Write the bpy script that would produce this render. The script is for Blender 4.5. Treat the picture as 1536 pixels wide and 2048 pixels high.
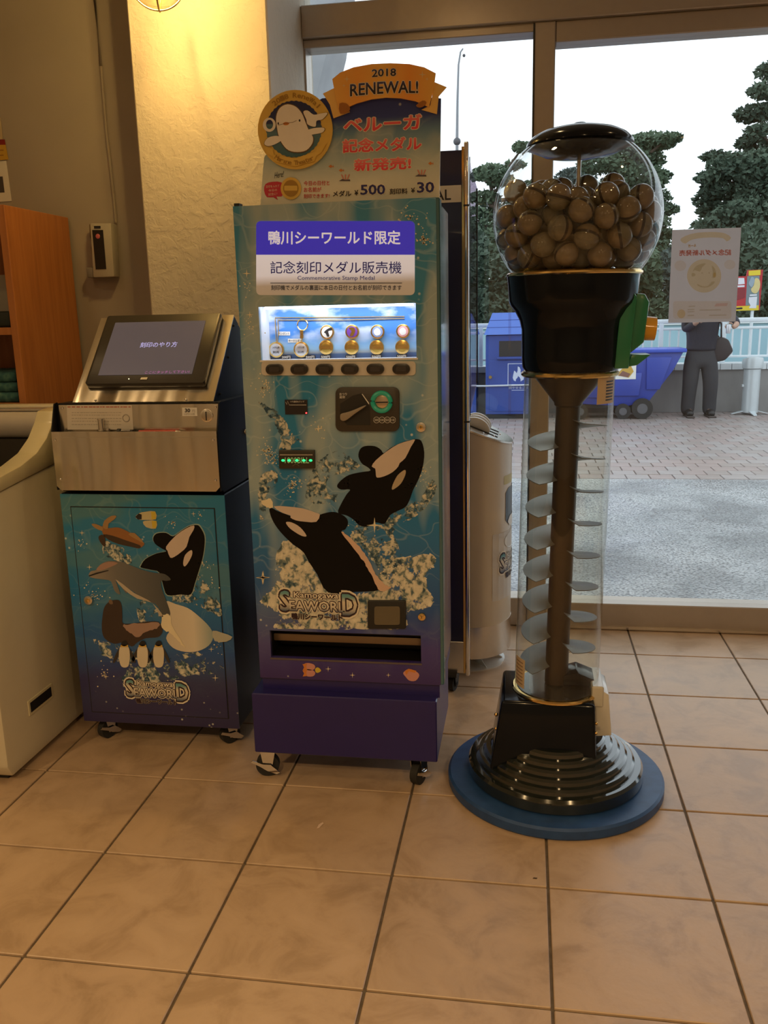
import bpy, bmesh, math, random
from mathutils import Vector, Matrix, noise, geometry
for _o in list(bpy.data.objects): bpy.data.objects.remove(_o)
SC = bpy.context.scene; COL = SC.collection
random.seed(7)
V = Vector; PI = math.pi
# ---------------------------------------------------------------- camera
CP = V((-0.47118, -1.58511, 1.42525))
CR = V((0.987321, 0.156980, -0.023568)); CU = V((-0.011941, 0.221494, 0.975089)); CF = V((-0.158290, 0.962444, -0.220560))
FPX = 1748.275
cd = bpy.data.cameras.new('camera'); cam = bpy.data.objects.new('camera', cd); COL.objects.link(cam)
cd.sensor_fit = 'VERTICAL'; cd.sensor_height = 24.0; cd.lens = FPX*24.0/2048; cd.clip_start = .05; cd.clip_end = 300
cam.matrix_world = Matrix(((CR.x, CU.x, -CF.x, CP.x), (CR.y, CU.y, -CF.y, CP.y), (CR.z, CU.z, -CF.z, CP.z), (0, 0, 0, 1)))
SC.camera = cam
# ---------------------------------------------------------------- world: even overcast sky
w = bpy.data.worlds.new('overcast_sky'); SC.world = w; w.use_nodes = True
w.node_tree.nodes['Background'].inputs[0].default_value = (.86, .94, 1.0, 1)
w.node_tree.nodes['Background'].inputs[1].default_value = 1.7
SC.view_settings.view_transform = 'Standard'; SC.view_settings.look = 'None'
SC.view_settings.exposure = 0.0; SC.view_settings.gamma = 1.0; SC.view_settings.use_curve_mapping = False
WARM = (1.0, .67, .32)
CEIL = 3.0
DOWNLIGHTS = [(-.8, 1.06), (-2.6, .5), (.9, .6), (-1.9, -1.0), (-.1, -1.0), (1.6, -1.2), (-3.2, -2.4), (-1.0, -2.8), (1.0, -2.9)]
DLPOWER = lambda y: 2.2 if y > 0 else (2.6 if y > -2 else 40.0)      # dim over the machines, brighter deeper in the shop

# ---------------------------------------------------------------- pixel -> place helpers
def ray(x, y): return CF + CR*((x-768)/FPX) - CU*((y-1024)/FPX)
def onY(x, y, Y): d = ray(x, y); return CP + d*((Y-CP.y)/d.y)
def onX(x, y, X): d = ray(x, y); return CP + d*((X-CP.x)/d.x)
def onZ(x, y, Z=0): d = ray(x, y); return CP + d*((Z-CP.z)/d.z)
def crop(ox, oy, s): return lambda x, y: (ox+x/s, oy+y/s)

class Plane:
    def __init__(s, O, U, W): s.O = V(O); s.U = V(U).normalized(); s.W = V(W).normalized(); s.N = s.U.cross(s.W).normalized()
    def uv(s, p):
        d = ray(*p); t = (s.O-CP).dot(s.N)/d.dot(s.N); h = CP+d*t-s.O
        return (h.dot(s.U), h.dot(s.W))
    def at(s, u, v, k=0.0): return s.O+s.U*u+s.W*v+s.N*k
def YP(Y): return Plane((0, Y, 0), (1, 0, 0), (0, 0, 1))     # faces -Y

# ---------------------------------------------------------------- materials
MATS = {}
def nodes_of(m):
    m.use_nodes = True; nt = m.node_tree; return nt, nt.nodes, nt.links
def mat(name, col, rough=.5, metal=0., var=.08, scale=18., bump=0., coat=0., emit=None, es=0., spec=.5, sheen=0., bscale=None, trans=0.):
    if name in MATS: return MATS[name]
    m = bpy.data.materials.new(name); MATS[name] = m
    nt, N, L = nodes_of(m); b = N['Principled BSDF']
    b.inputs['Roughness'].default_value = rough; b.inputs['Metallic'].default_value = metal
    b.inputs['Coat Weight'].default_value = coat; b.inputs['Specular IOR Level'].default_value = spec
    b.inputs['Coat Roughness'].default_value = .05
    if trans: b.inputs['Transmission Weight'].default_value = trans
    tc = N.new('ShaderNodeTexCoord'); nz = N.new('ShaderNodeTexNoise'); nz.inputs['Scale'].default_value = scale; nz.inputs['Detail'].default_value = 4
    L.new(tc.outputs['Object'], nz.inputs['Vector'])
    mx = N.new('ShaderNodeMix'); mx.data_type = 'RGBA'
    mx.inputs[6].default_value = tuple(max(0, c*(1-var)) for c in col[:3])+(1,)
    mx.inputs[7].default_value = tuple(min(1, c*(1+var)) for c in col[:3])+(1,)
    L.new(nz.outputs['Fac'], mx.inputs[0]); L.new(mx.outputs[2], b.inputs['Base Color'])
    if bump:
        n2 = N.new('ShaderNodeTexNoise'); n2.inputs['Scale'].default_value = bscale or scale*3; n2.inputs['Detail'].default_value = 5
        L.new(tc.outputs['Object'], n2.inputs['Vector'])
        bp = N.new('ShaderNodeBump'); bp.inputs['Strength'].default_value = min(1, bump); bp.inputs['Distance'].default_value = .01*max(1, bump)
        L.new(n2.outputs['Fac'], bp.inputs['Height']); L.new(bp.outputs['Normal'], b.inputs['Normal'])
    if emit:
        b.inputs['Emission Color'].default_value = tuple(emit)+(1,); b.inputs['Emission Strength'].default_value = es
    return m
def glass(name, tint=(1, 1, 1), base=.04, edge=.6, power=4., rough=.0):
    if name in MATS: return MATS[name]
    m = bpy.data.materials.new(name); MATS[name] = m
    nt, N, L = nodes_of(m); N.remove(N['Principled BSDF']); out = N['Material Output']
    tr = N.new('ShaderNodeBsdfTransparent'); tr.inputs[0].default_value = tuple(tint)+(1,)
    gl = N.new('ShaderNodeBsdfGlossy'); gl.inputs['Roughness'].default_value = rough
    lw = N.new('ShaderNodeLayerWeight'); lw.inputs[0].default_value = .5
    pw = N.new('ShaderNodeMath'); pw.operation = 'POWER'; pw.inputs[1].default_value = power; L.new(lw.outputs['Facing'], pw.inputs[0])
    ma = N.new('ShaderNodeMath'); ma.operation = 'MULTIPLY_ADD'; ma.inputs[1].default_value = edge; ma.inputs[2].default_value = base; L.new(pw.outputs[0], ma.inputs[0])
    nz = N.new('ShaderNodeTexNoise'); nz.inputs['Scale'].default_value = 3
    mu = N.new('ShaderNodeMath'); mu.operation = 'MULTIPLY_ADD'; mu.inputs[1].default_value = .02; L.new(nz.outputs['Fac'], mu.inputs[0]); L.new(ma.outputs[0], mu.inputs[2])
    mx = N.new('ShaderNodeMixShader'); L.new(mu.outputs[0], mx.inputs[0]); L.new(tr.outputs[0], mx.inputs[1]); L.new(gl.outputs[0], mx.inputs[2])
    L.new(mx.outputs[0], out.inputs[0]); return m
def ramp(N, stops):
    r = N.new('ShaderNodeValToRGB'); e = r.color_ramp.elements
    e[0].position = stops[0][0]; e[0].color = tuple(stops[0][1])+(1,); e[1].position = stops[-1][0]; e[1].color = tuple(stops[-1][1])+(1,)
    for p, c in stops[1:-1]: k = e.new(p); k.color = tuple(c)+(1,)
    return r
def grad_mat(name, stops, axis=2, rough=.45):
    """print colour graded across the piece (Generated coordinates)"""
    if name in MATS: return MATS[name]
    m = bpy.data.materials.new(name); MATS[name] = m; nt, N, L = nodes_of(m); b = N['Principled BSDF']; b.inputs['Roughness'].default_value = rough
    tc = N.new('ShaderNodeTexCoord'); sp = N.new('ShaderNodeSeparateXYZ'); L.new(tc.outputs['Generated'], sp.inputs[0])
    r = ramp(N, stops); L.new(sp.outputs[axis], r.inputs[0]); L.new(r.outputs[0], b.inputs['Base Color']); return m
def sea_mat(name, z0, z1, zstops, patch, patchcol, line=(.55, .65, .55), rough=.3, pscale=(5, 1, 2.2), coat=.2):
    """printed underwater picture: vertical colour run, soft patches, caustic net, bright specks"""
    m = bpy.data.materials.new(name); MATS[name] = m; nt, N, L = nodes_of(m); b = N['Principled BSDF']
    b.inputs['Roughness'].default_value = rough; b.inputs['Coat Weight'].default_value = coat; b.inputs['Coat Roughness'].default_value = .08
    tc = N.new('ShaderNodeTexCoord'); sp = N.new('ShaderNodeSeparateXYZ'); L.new(tc.outputs['Object'], sp.inputs[0])
    mr = N.new('ShaderNodeMapRange'); mr.inputs[1].default_value = z0; mr.inputs[2].default_value = z1; L.new(sp.outputs[2], mr.inputs[0])
    r = ramp(N, zstops); L.new(mr.outputs[0], r.inputs[0])
    mp = N.new('ShaderNodeMapping'); mp.inputs['Scale'].default_value = pscale; L.new(tc.outputs['Object'], mp.inputs[0])
    n1 = N.new('ShaderNodeTexNoise'); n1.inputs['Scale'].default_value = 1.0; n1.inputs['Detail'].default_value = 2; L.new(mp.outputs[0], n1.inputs['Vector'])
    r1 = ramp(N, [(.46, (0, 0, 0)), (.60, (1, 1, 1))]); L.new(n1.outputs['Fac'], r1.inputs[0])
    pz = ramp(N, patch); L.new(mr.outputs[0], pz.inputs[0])
    mu = N.new('ShaderNodeMath'); mu.operation = 'MULTIPLY'; L.new(r1.outputs[0], mu.inputs[0]); L.new(pz.outputs[0], mu.inputs[1])
    mx = N.new('ShaderNodeMix'); mx.data_type = 'RGBA'; L.new(mu.outputs[0], mx.inputs[0]); L.new(r.outputs[0], mx.inputs[6]); mx.inputs[7].default_value = tuple(patchcol)+(1,)
    n2 = N.new('ShaderNodeTexNoise'); n2.inputs['Scale'].default_value = 6; L.new(tc.outputs['Object'], n2.inputs['Vector'])
    ad = N.new('ShaderNodeVectorMath'); ad.operation = 'MULTIPLY_ADD'; ad.inputs[1].default_value = (.25, .25, .25); L.new(n2.outputs['Color'], ad.inputs[0]); L.new(tc.outputs['Object'], ad.inputs[2])
    m2 = N.new('ShaderNodeMapping'); m2.inputs['Scale'].default_value = (8, 1, 15); L.new(ad.outputs[0], m2.inputs[0])
    vo = N.new('ShaderNodeTexVoronoi'); vo.feature = 'DISTANCE_TO_EDGE'; vo.inputs['Scale'].default_value = 1.0; L.new(m2.outputs[0], vo.inputs['Vector'])
    rv = ramp(N, [(0, (.32, .32, .32)), (.035, (0, 0, 0))]); L.new(vo.outputs['Distance'], rv.inputs[0])
    mz = N.new('ShaderNodeMath'); mz.operation = 'MULTIPLY'; L.new(rv.outputs[0], mz.inputs[0]); L.new(pz.outputs[0], mz.inputs[1])
    mx2 = N.new('ShaderNodeMix'); mx2.data_type = 'RGBA'; L.new(mz.outputs[0], mx2.inputs[0]); L.new(mx.outputs[2], mx2.inputs[6]); mx2.inputs[7].default_value = tuple(line)+(1,)
    v3 = N.new('ShaderNodeTexVoronoi'); v3.inputs['Scale'].default_value = 34; L.new(tc.outputs['Object'], v3.inputs['Vector'])
    r3 = ramp(N, [(.06, (1, 1, 1)), (.16, (0, 0, 0))]); L.new(v3.outputs['Distance'], r3.inputs[0])
    n3 = N.new('ShaderNodeTexNoise'); n3.inputs['Scale'].default_value = 5; L.new(tc.outputs['Object'], n3.inputs['Vector'])
    r4 = ramp(N, [(.53, (0, 0, 0)), (.6, (.8, .8, .8))]); L.new(n3.outputs['Fac'], r4.inputs[0])
    m5 = N.new('ShaderNodeMath'); m5.operation = 'MULTIPLY'; L.new(r3.outputs[0], m5.inputs[0]); L.new(r4.outputs[0], m5.inputs[1])
    mx3 = N.new('ShaderNodeMix'); mx3.data_type = 'RGBA'; L.new(m5.outputs[0], mx3.inputs[0]); L.new(mx2.outputs[2], mx3.inputs[6]); mx3.inputs[7].default_value = (.75, .78, .7, 1)
    L.new(mx3.outputs[2], b.inputs['Base Color']); return m
def mottle(name, stops, scale=30, rough=.5, stretch=(1, 1, 1), bump=0., distort=0., detail=6, coat=0., metal=0., lace=None):
    if name in MATS: return MATS[name]
    m = bpy.data.materials.new(name); MATS[name] = m; nt, N, L = nodes_of(m); b = N['Principled BSDF']
    b.inputs['Roughness'].default_value = rough; b.inputs['Coat Weight'].default_value = coat; b.inputs['Metallic'].default_value = metal
    tc = N.new('ShaderNodeTexCoord'); mp = N.new('ShaderNodeMapping'); mp.inputs['Scale'].default_value = stretch; L.new(tc.outputs['Object'], mp.inputs[0])
    nz = N.new('ShaderNodeTexNoise'); nz.inputs['Scale'].default_value = scale; nz.inputs['Detail'].default_value = detail; nz.inputs['Distortion'].default_value = distort; L.new(mp.outputs[0], nz.inputs['Vector'])
    r = ramp(N, stops); L.new(nz.outputs['Fac'], r.inputs[0]); L.new(r.outputs[0], b.inputs['Base Color'])
    if lace:            # print with torn, see-through gaps
        n2 = N.new('ShaderNodeTexNoise'); n2.inputs['Scale'].default_value = lace[0]; n2.inputs['Detail'].default_value = 8; n2.inputs['Roughness'].default_value = .65; L.new(mp.outputs[0], n2.inputs['Vector'])
        ra = ramp(N, [(lace[1], (0, 0, 0)), (lace[1]+.05, (1, 1, 1))]); L.new(n2.outputs['Fac'], ra.inputs[0]); L.new(ra.outputs[0], b.inputs['Alpha'])
    if bump:
        bp = N.new('ShaderNodeBump'); bp.inputs['Strength'].default_value = min(1, bump); bp.inputs['Distance'].default_value = .01
        L.new(nz.outputs['Fac'], bp.inputs['Height']); L.new(bp.outputs['Normal'], b.inputs['Normal'])
    return m

# ---------------------------------------------------------------- object helpers
def tag(o, label=None, cat=None, group=None, kind=None):
    if label: o['label'] = label
    if cat: o['category'] = cat
    if group: o['group'] = group
    if kind: o['kind'] = kind
    return o
def thing(name, loc, label, cat, group=None):
    o = bpy.data.objects.new(name, None); COL.objects.link(o); o.location = loc; o.empty_display_size = .1
    return tag(o, label, cat, group)
def basepos(p):
    q = V((0, 0, 0))
    while p is not None: q = q+V(p.location); p = p.parent
    return q
def finish(name, me, m, parent=None, smooth=None, label=None, origin=None):
    me.materials.clear()
    for k in (m if isinstance(m, (list, tuple)) else [m]): me.materials.append(k)
    o = bpy.data.objects.new(name, me); COL.objects.link(o)
    if parent is not None:
        o.parent = parent; me.transform(Matrix.Translation(-basepos(parent)))
    elif origin is not None:
        o.location = origin; me.transform(Matrix.Translation(-V(origin)))
    if smooth is not None:
        for p in me.polygons: p.use_smooth = True
        me.set_sharp_from_angle(angle=math.radians(smooth))
    if label: o['label'] = label
    return o
class B:
    """collects shapes in one bmesh"""
    def __init__(s): s.bm = bmesh.new()
    def box(s, x0, x1, y0, y1, z0, z1, bev=0., seg=2, rot=None, piv=None):
        t = bmesh.new(); bmesh.ops.create_cube(t, size=1)
        for v in t.verts: v.co = V(((x0+x1)/2+v.co.x*(x1-x0), (y0+y1)/2+v.co.y*(y1-y0), (z0+z1)/2+v.co.z*(z1-z0)))
        if bev: bmesh.ops.bevel(t, geom=list(t.edges), offset=bev, segments=seg, affect='EDGES', profile=.5)
        if rot is not None: bmesh.ops.rotate(t, verts=t.verts, cent=V(piv or ((x0+x1)/2, (y0+y1)/2, (z0+z1)/2)), matrix=rot)
        s.join(t); return s
    def join(s, t):
        me = bpy.data.meshes.new('tmp'); t.to_mesh(me); t.free(); s.bm.from_mesh(me); bpy.data.meshes.remove(me)
    def cyl(s, p0, p1, r0, r1=None, seg=20, caps=True):
        p0 = V(p0); p1 = V(p1); r1 = r0 if r1 is None else r1; d = (p1-p0)
        t = bmesh.new(); bmesh.ops.create_cone(t, cap_ends=caps, segments=seg, radius1=r0, radius2=r1, depth=d.length)
        q = d.to_track_quat('Z', 'Y').to_matrix().to_4x4()
        bmesh.ops.transform(t, matrix=Matrix.Translation((p0+p1)/2) @ q, verts=t.verts); s.join(t); return s
    def lathe(s, prof, c=(0, 0, 0), seg=40, a0=0., a1=2*PI, axis=None):
        c = V(c); full = abs(a1-a0-2*PI) < 1e-6; n = seg if full else seg+1; rows = []
        for r, z in prof:
            row = []
            for i in range(n):
                a = a0+(a1-a0)*i/seg
                row.append(s.bm.verts.new(c+V((r*math.cos(a), r*math.sin(a), z))))
            rows.append(row)
        for j in range(len(rows)-1):
            for i in range(seg):
                k = (i+1) % n
                try: s.bm.faces.new((rows[j][i], rows[j][k], rows[j+1][k], rows[j+1][i]))
                except ValueError: pass
        bmesh.ops.remove_doubles(s.bm, verts=s.bm.verts, dist=1e-6); return s
    def sphere(s, c, r, seg=20, rings=12, sc=(1, 1, 1)):
        t = bmesh.new(); bmesh.ops.create_uvsphere(t, u_segments=seg, v_segments=rings, radius=r)
        for v in t.verts: v.co = V(c)+V((v.co.x*sc[0], v.co.y*sc[1], v.co.z*sc[2]))
        s.join(t); return s
    def tube(s, pts, r, seg=8, closed=False):
        pts = [V(p) for p in pts]; n = len(pts); rings = []
        up = V((0, 0, 1))
        for i, p in enumerate(pts):
            a = pts[(i-1) % n] if (closed or i > 0) else p; b = pts[(i+1) % n] if (closed or i < n-1) else p
            d = (b-a).normalized(); side = d.cross(up)
            if side.length < 1e-3: side = d.cross(V((1, 0, 0)))
            side.normalize(); u2 = side.cross(d).normalized(); rr = r[i] if isinstance(r, (list, tuple)) else r
            rings.append([s.bm.verts.new(p+side*(rr*math.cos(2*PI*k/seg))+u2*(rr*math.sin(2*PI*k/seg))) for k in range(seg)])
        m = n if closed else n-1
        for i in range(m):
            A = rings[i]; Bq = rings[(i+1) % n]
            for k in range(seg): s.bm.faces.new((A[k], A[(k+1) % seg], Bq[(k+1) % seg], Bq[k]))
        if not closed:
            s.bm.faces.new(rings[0][::-1]); s.bm.faces.new(rings[-1])
        return s
    def prism(s, pts, ext, bev=0.):
        """closed outline (3-D points) pushed along ext"""
        t = bmesh.new(); ext = V(ext); a = [t.verts.new(V(p)) for p in pts]; b = [t.verts.new(V(p)+ext) for p in pts]; n = len(a)
        f0 = t.faces.new(a); f1 = t.faces.new(b[::-1])
        for i in range(n): t.faces.new((a[i], b[i], b[(i+1) % n], a[(i+1) % n]))
        bmesh.ops.recalc_face_normals(t, faces=t.faces)
        if bev: bmesh.ops.bevel(t, geom=list(t.edges), offset=bev, segments=2, affect='EDGES', profile=.5)
        ng = [f for f in t.faces if len(f.verts) > 4]
        if ng: bmesh.ops.triangulate(t, faces=ng)
        s.join(t); return s
    def poly(s, pts):
        pts = [V(p) for p in pts]; o = pts[0]; U = None; n = V((0, 0, 0))
        for i in range(len(pts)): n += (pts[i]-o).cross(pts[(i+1) % len(pts)]-o)
        n.normalize()
        if n.dot(CP-o) < 0: n = -n
        U = n.orthogonal().normalized(); W = n.cross(U)
        vs, es, fs, _, _, _ = geometry.delaunay_2d_cdt([V(((p-o).dot(U)*1e3, (p-o).dot(W)*1e3)) for p in pts], [], [list(range(len(pts)))], 1, 1e-5)
        vv = [s.bm.verts.new(o+U*(v.x*1e-3)+W*(v.y*1e-3)) for v in vs]
        for f in fs:
            q = [vv[i] for i in f]
            if (q[1].co-q[0].co).cross(q[2].co-q[0].co).dot(n) < 0: q.reverse()
            try: s.bm.faces.new(q)
            except ValueError: pass
        return s
    def done(s, name, m, parent=None, smooth=35, label=None, origin=None):
        bmesh.ops.recalc_face_normals(s.bm, faces=s.bm.faces)
        me = bpy.data.meshes.new(name); s.bm.to_mesh(me); s.bm.free(); return finish(name, me, m, parent, smooth, label, origin)
    def flat(s, name, m, parent=None, label=None):      # open decals: keep winding
        me = bpy.data.meshes.new(name); s.bm.to_mesh(me); s.bm.free(); return finish(name, me, m, parent, None, label)

def smooth_loop(p, n=4):
    out = []; k = len(p)
    for i in range(k):
        a, b, c, d = (V(p[(i+j-1) % k]+(0,)) for j in range(4))
        for q in range(n):
            t = q/n
            r = .5*((2*b)+(-a+c)*t+(2*a-5*b+4*c-d)*t*t+(-a+3*b-3*c+d)*t**3); out.append((r.x, r.y))
    return out
def ragged(p, amp, n=8, seed=0, f=.08):
    pts = smooth_loop(p, n); out = []
    for i, (x, y) in enumerate(pts):
        q = noise.noise_vector(V((x*f, y*f, seed)))+noise.noise_vector(V((x*f*3, y*f*3, seed+9)))*.6
        out.append((x+q.x*amp, y+q.y*amp))
    return out
def decal(pl, name, pts, m, parent, layer=1, sm=3, label=None, c=None, th=.0004):
    if c: pts = [c(*p) for p in pts]
    if sm > 1: pts = smooth_loop(pts, sm)
    b = B(); b.poly([pl.at(*pl.uv(p), layer*th) for p in pts]); return b.flat(name, m, parent, label)
def ell(cx, cy, rx, ry, n=24, a0=0., rot=0.):
    return [(cx+rx*math.cos(a0+2*PI*i/n)*math.cos(rot)-ry*math.sin(a0+2*PI*i/n)*math.sin(rot), cy+rx*math.cos(a0+2*PI*i/n)*math.sin(rot)+ry*math.sin(a0+2*PI*i/n)*math.cos(rot)) for i in range(n)]
def rrect(x0, y0, x1, y1, r, n=4):
    out = []
    for cx, cy, a in ((x1-r, y0+r, -PI/2), (x1-r, y1-r, 0), (x0+r, y1-r, PI/2), (x0+r, y0+r, PI)):
        for i in range(n+1): out.append((cx+r*math.cos(a+PI/2*i/n), cy+r*math.sin(a+PI/2*i/n)))
    return out
# ---- lettering (built-in font, turned to flat mesh)
TXT = {}
def text_geo(body, off=0., shear=0., spacing=1.):
    key = (body, off, shear, spacing)
    if key in TXT: return TXT[key]
    c = bpy.data.curves.new('txt', 'FONT'); c.body = body; c.shear = shear; c.resolution_u = 2; c.space_character = spacing; c.fill_mode = 'FRONT'
    o = bpy.data.objects.new('txt', c); COL.objects.link(o); bpy.context.view_layer.update()
    me = bpy.data.meshes.new_from_object(o.evaluated_get(bpy.context.evaluated_depsgraph_get()))
    vs = [(v.co.x, v.co.y) for v in me.vertices]; fs = [tuple(p.vertices) for p in me.polygons]
    bpy.data.objects.remove(o); bpy.data.curves.remove(c); bpy.data.meshes.remove(me)
    if off > .002:      # heavier strokes: the same letters laid around themselves
        n = 4 if off < .02 else 8; m = len(vs); v2 = list(vs); f2 = list(fs)
        for k in range(n):
            a = 2*PI*k/n+.3; v2 += [(x+off*math.cos(a), y+off*math.sin(a)) for x, y in vs]; f2 += [tuple(i+m*(k+1) for i in f) for f in fs]
        vs, fs = v2, f2
    TXT[key] = (vs, fs); return TXT[key]
def lettering(fn, body, m, parent, off=.0, base=0., name='lettering', label=None, shear=0., spacing=1.):
    """fn(s,t): s,t in 0..1 over the letters' box -> 3-D point"""
    v0, _ = text_geo(body, base, shear, spacing); vs, fs = text_geo(body, off, shear, spacing)
    x0 = min(v[0] for v in v0); x1 = max(v[0] for v in v0); y0 = min(v[1] for v in v0); y1 = max(v[1] for v in v0)
    me = bpy.data.meshes.new(name)
    nb = len(text_geo(body, 0., shear, spacing)[0]); pts = []
    for i, (x, y) in enumerate(vs):
        s, t = (x-x0)/(x1-x0), (y-y0)/max(1e-6, y1-y0); p = V(fn(s, t)); lay = i//nb if nb else 0
        if lay: p = p+(V(fn(s+.01, t))-p).cross(V(fn(s, t+.01))-p).normalized()*(lay*3.5e-5)      # overlaid strokes never coincide
        pts.append(p)
    me.from_pydata(pts, [], fs); me.update()
    return finish(name, me, m, parent, None, label)
def quadfn(pl, tl, tr, bl, br, k=.0006):
    a, b_, c, d = (pl.uv(p) for p in (tl, tr, bl, br))
    def fn(s, t):
        u = (c[0]*(1-s)+d[0]*s)*(1-t)+(a[0]*(1-s)+b_[0]*s)*t; v = (c[1]*(1-s)+d[1]*s)*(1-t)+(a[1]*(1-s)+b_[1]*s)*t
        return pl.at(u, v, k)
    return fn
def write(pl, body, x0, y0, x1, y1, m, parent, off=.01, layer=3, slope=0., c=None, name='lettering', label=None, shear=0., base=None, th=.0004, spacing=1.):
    """letters filling the pixel box; slope = pixels the right end drops"""
    q = [(x0, y0), (x1, y0+slope), (x0, y1), (x1, y1+slope)]
    if c: q = [c(*p) for p in q]
    return lettering(quadfn(pl, *q, k=layer*th), body, m, parent, off, off if base is None else base, name, label, shear, spacing)
def copy_tree(root, loc, rot=None):
    r = root.copy(); COL.objects.link(r); r.location = loc
    if rot is not None: r.rotation_euler = rot
    for ch in root.children:
        k = ch.copy(); COL.objects.link(k); k.parent = r
        for g in ch.children:
            d = g.copy(); COL.objects.link(d); d.parent = k
    return r
# ================================================================ common materials
M_STEEL = mat('brushed_steel', (.66, .62, .56), .24, 1., .06, 60)
def _wavy(m):      # slightly buckled sheet: long soft reflections
    nt = m.node_tree; N = nt.nodes; L = nt.links; tc = N.new('ShaderNodeTexCoord'); mp = N.new('ShaderNodeMapping'); mp.inputs['Scale'].default_value = (9, 2, 1.6); L.new(tc.outputs['Object'], mp.inputs[0])
    nz = N.new('ShaderNodeTexNoise'); nz.inputs['Scale'].default_value = 1.; nz.inputs['Detail'].default_value = 1; L.new(mp.outputs[0], nz.inputs['Vector'])
    bp = N.new('ShaderNodeBump'); bp.inputs['Strength'].default_value = .6; bp.inputs['Distance'].default_value = .05; L.new(nz.outputs['Fac'], bp.inputs['Height']); L.new(bp.outputs['Normal'], N['Principled BSDF'].inputs['Normal'])
M_SHEET = mat('buckled_steel_sheet', (.68, .63, .54), .22, 1., .06, 60); _wavy(M_SHEET)
M_CHROME = mat('chrome', (.8, .8, .8), .08, 1., .02)
M_BLACK = mat('black_plastic', (.012, .012, .012), .4, 0, .1)
M_DARKMETAL = mat('black_painted_metal', (.008, .009, .013), .5, 0, .1, spec=.25)
M_WHITE = mat('white_print', (.78, .77, .74), .5)
M_INK = mat('black_ink', (.012, .012, .016), .5)
M_RUBBER = mat('rubber', (.02, .02, .02), .7)
M_GOLD = mat('gold', (.83, .56, .18), .22, 1., .05)
M_BRASS = mat('brass_trim', (.75, .52, .2), .16, 1., .04)
M_RED = mat('red_print', (.62, .05, .05), .5)
M_NAVYINK = mat('navy_print', (.02, .02, .16), .5)

# ================================================================ the room
XL, XR, YF, YW, YB = -4.2, 2.9, -4.4, 2.34, 2.10     # left, right, front (behind camera), window, plaster wall
T = .4
grout = mottle('grout', [(.3, (.10, .075, .05)), (.7, (.17, .13, .09))], 40, .85)
fl = tag(B().box(XL-.1, XR+.1, YF-.1, 2.46, -.12, -.006).done('floor', grout, None, None), kind='structure')
tilem = []
for k, (a, b_, c) in enumerate([((.40, .275, .175), (.50, .352, .232), (.54, .385, .26)), ((.42, .29, .185), (.51, .36, .238), (.55, .395, .265)), ((.39, .27, .172), (.485, .342, .225), (.53, .375, .25))]):
    m = bpy.data.materials.new('stoneware_tile_%s' % 'abc'[k]); nt, N, L = nodes_of(m); bs = N['Principled BSDF']
    gi = N.new('ShaderNodeNewGeometry'); n1 = N.new('ShaderNodeTexNoise'); n1.inputs['Scale'].default_value = 7; n1.inputs['Detail'].default_value = 9; n1.inputs['Roughness'].default_value = .62; n1.inputs['Distortion'].default_value = .6
    L.new(gi.outputs['Position'], n1.inputs['Vector']); r = ramp(N, [(.36, a), (.5, b_), (.62, c)]); L.new(n1.outputs['Fac'], r.inputs[0]); L.new(r.outputs[0], bs.inputs['Base Color'])
    n2 = N.new('ShaderNodeTexNoise'); n2.inputs['Scale'].default_value = 30; n2.inputs['Detail'].default_value = 6; L.new(gi.outputs['Position'], n2.inputs['Vector'])
    rr = ramp(N, [(.3, (.30, .30, .30)), (.7, (.46, .46, .46))]); L.new(n1.outputs['Fac'], rr.inputs[0]); L.new(rr.outputs[0], bs.inputs['Roughness'])
    bp = N.new('ShaderNodeBump'); bp.inputs['Strength'].default_value = .25; bp.inputs['Distance'].default_value = .004; L.new(n2.outputs['Fac'], bp.inputs['Height']); L.new(bp.outputs['Normal'], bs.inputs['Normal'])
    tilem.append(m)
tb = B().box(-.1965, .1965, -.1965, .1965, -.012, 0, .0018, 1)
tproto = [None]*3; bmesh.ops.recalc_face_normals(tb.bm, faces=tb.bm.faces)
for k in range(3):
    me = bpy.data.meshes.new('tile'); tb.bm.to_mesh(me); me.materials.append(tilem[k]); tproto[k] = me
tb.bm.free()
for i in range(-10, 7):
    for j in range(-6, 6):
        if j*T+T > 2.41: continue
        o = bpy.data.objects.new('tile', tproto[random.randrange(3)]); COL.objects.link(o); o.parent = fl; o.location = (i*T+T/2, j*T+T/2, 0)
plaster = mat('rough_plaster', (.52, .47, .40), .85, 0, .07, 5, bump=1., bscale=42)
# worn lime plaster with trowel ridges for the pillar
def plaster_mat(name, col, bs, strength, dist):
    m = bpy.data.materials.new(name); nt, N, L = nodes_of(m); b = N['Principled BSDF']; b.inputs['Roughness'].default_value = .9; b.inputs['Specular IOR Level'].default_value = .2
    tc = N.new('ShaderNodeTexCoord'); n1 = N.new('ShaderNodeTexNoise'); n1.inputs['Scale'].default_value = bs; n1.inputs['Detail'].default_value = 8; n1.inputs['Roughness'].default_value = .6; n1.inputs['Distortion'].default_value = .35
    L.new(tc.outputs['Object'], n1.inputs['Vector']); r = ramp(N, [(.35, (.1, .1, .1)), (.5, (.5, .5, .5)), (.56, (.95, .95, .95)), (.7, (1, 1, 1))]); L.new(n1.outputs['Fac'], r.inputs[0])
    bp = N.new('ShaderNodeBump'); bp.inputs['Strength'].default_value = strength; bp.inputs['Distance'].default_value = dist; L.new(r.outputs[0], bp.inputs['Height']); L.new(bp.outputs['Normal'], b.inputs['Normal'])
    n2 = N.new('ShaderNodeTexNoise'); n2.inputs['Scale'].default_value = 3; L.new(tc.outputs['Object'], n2.inputs['Vector'])
    rc = ramp(N, [(.3, tuple(c*.92 for c in col)), (.7, col)]); L.new(n2.outputs['Fac'], rc.inputs[0]); L.new(rc.outputs[0], b.inputs['Base Color']); return m
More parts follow.
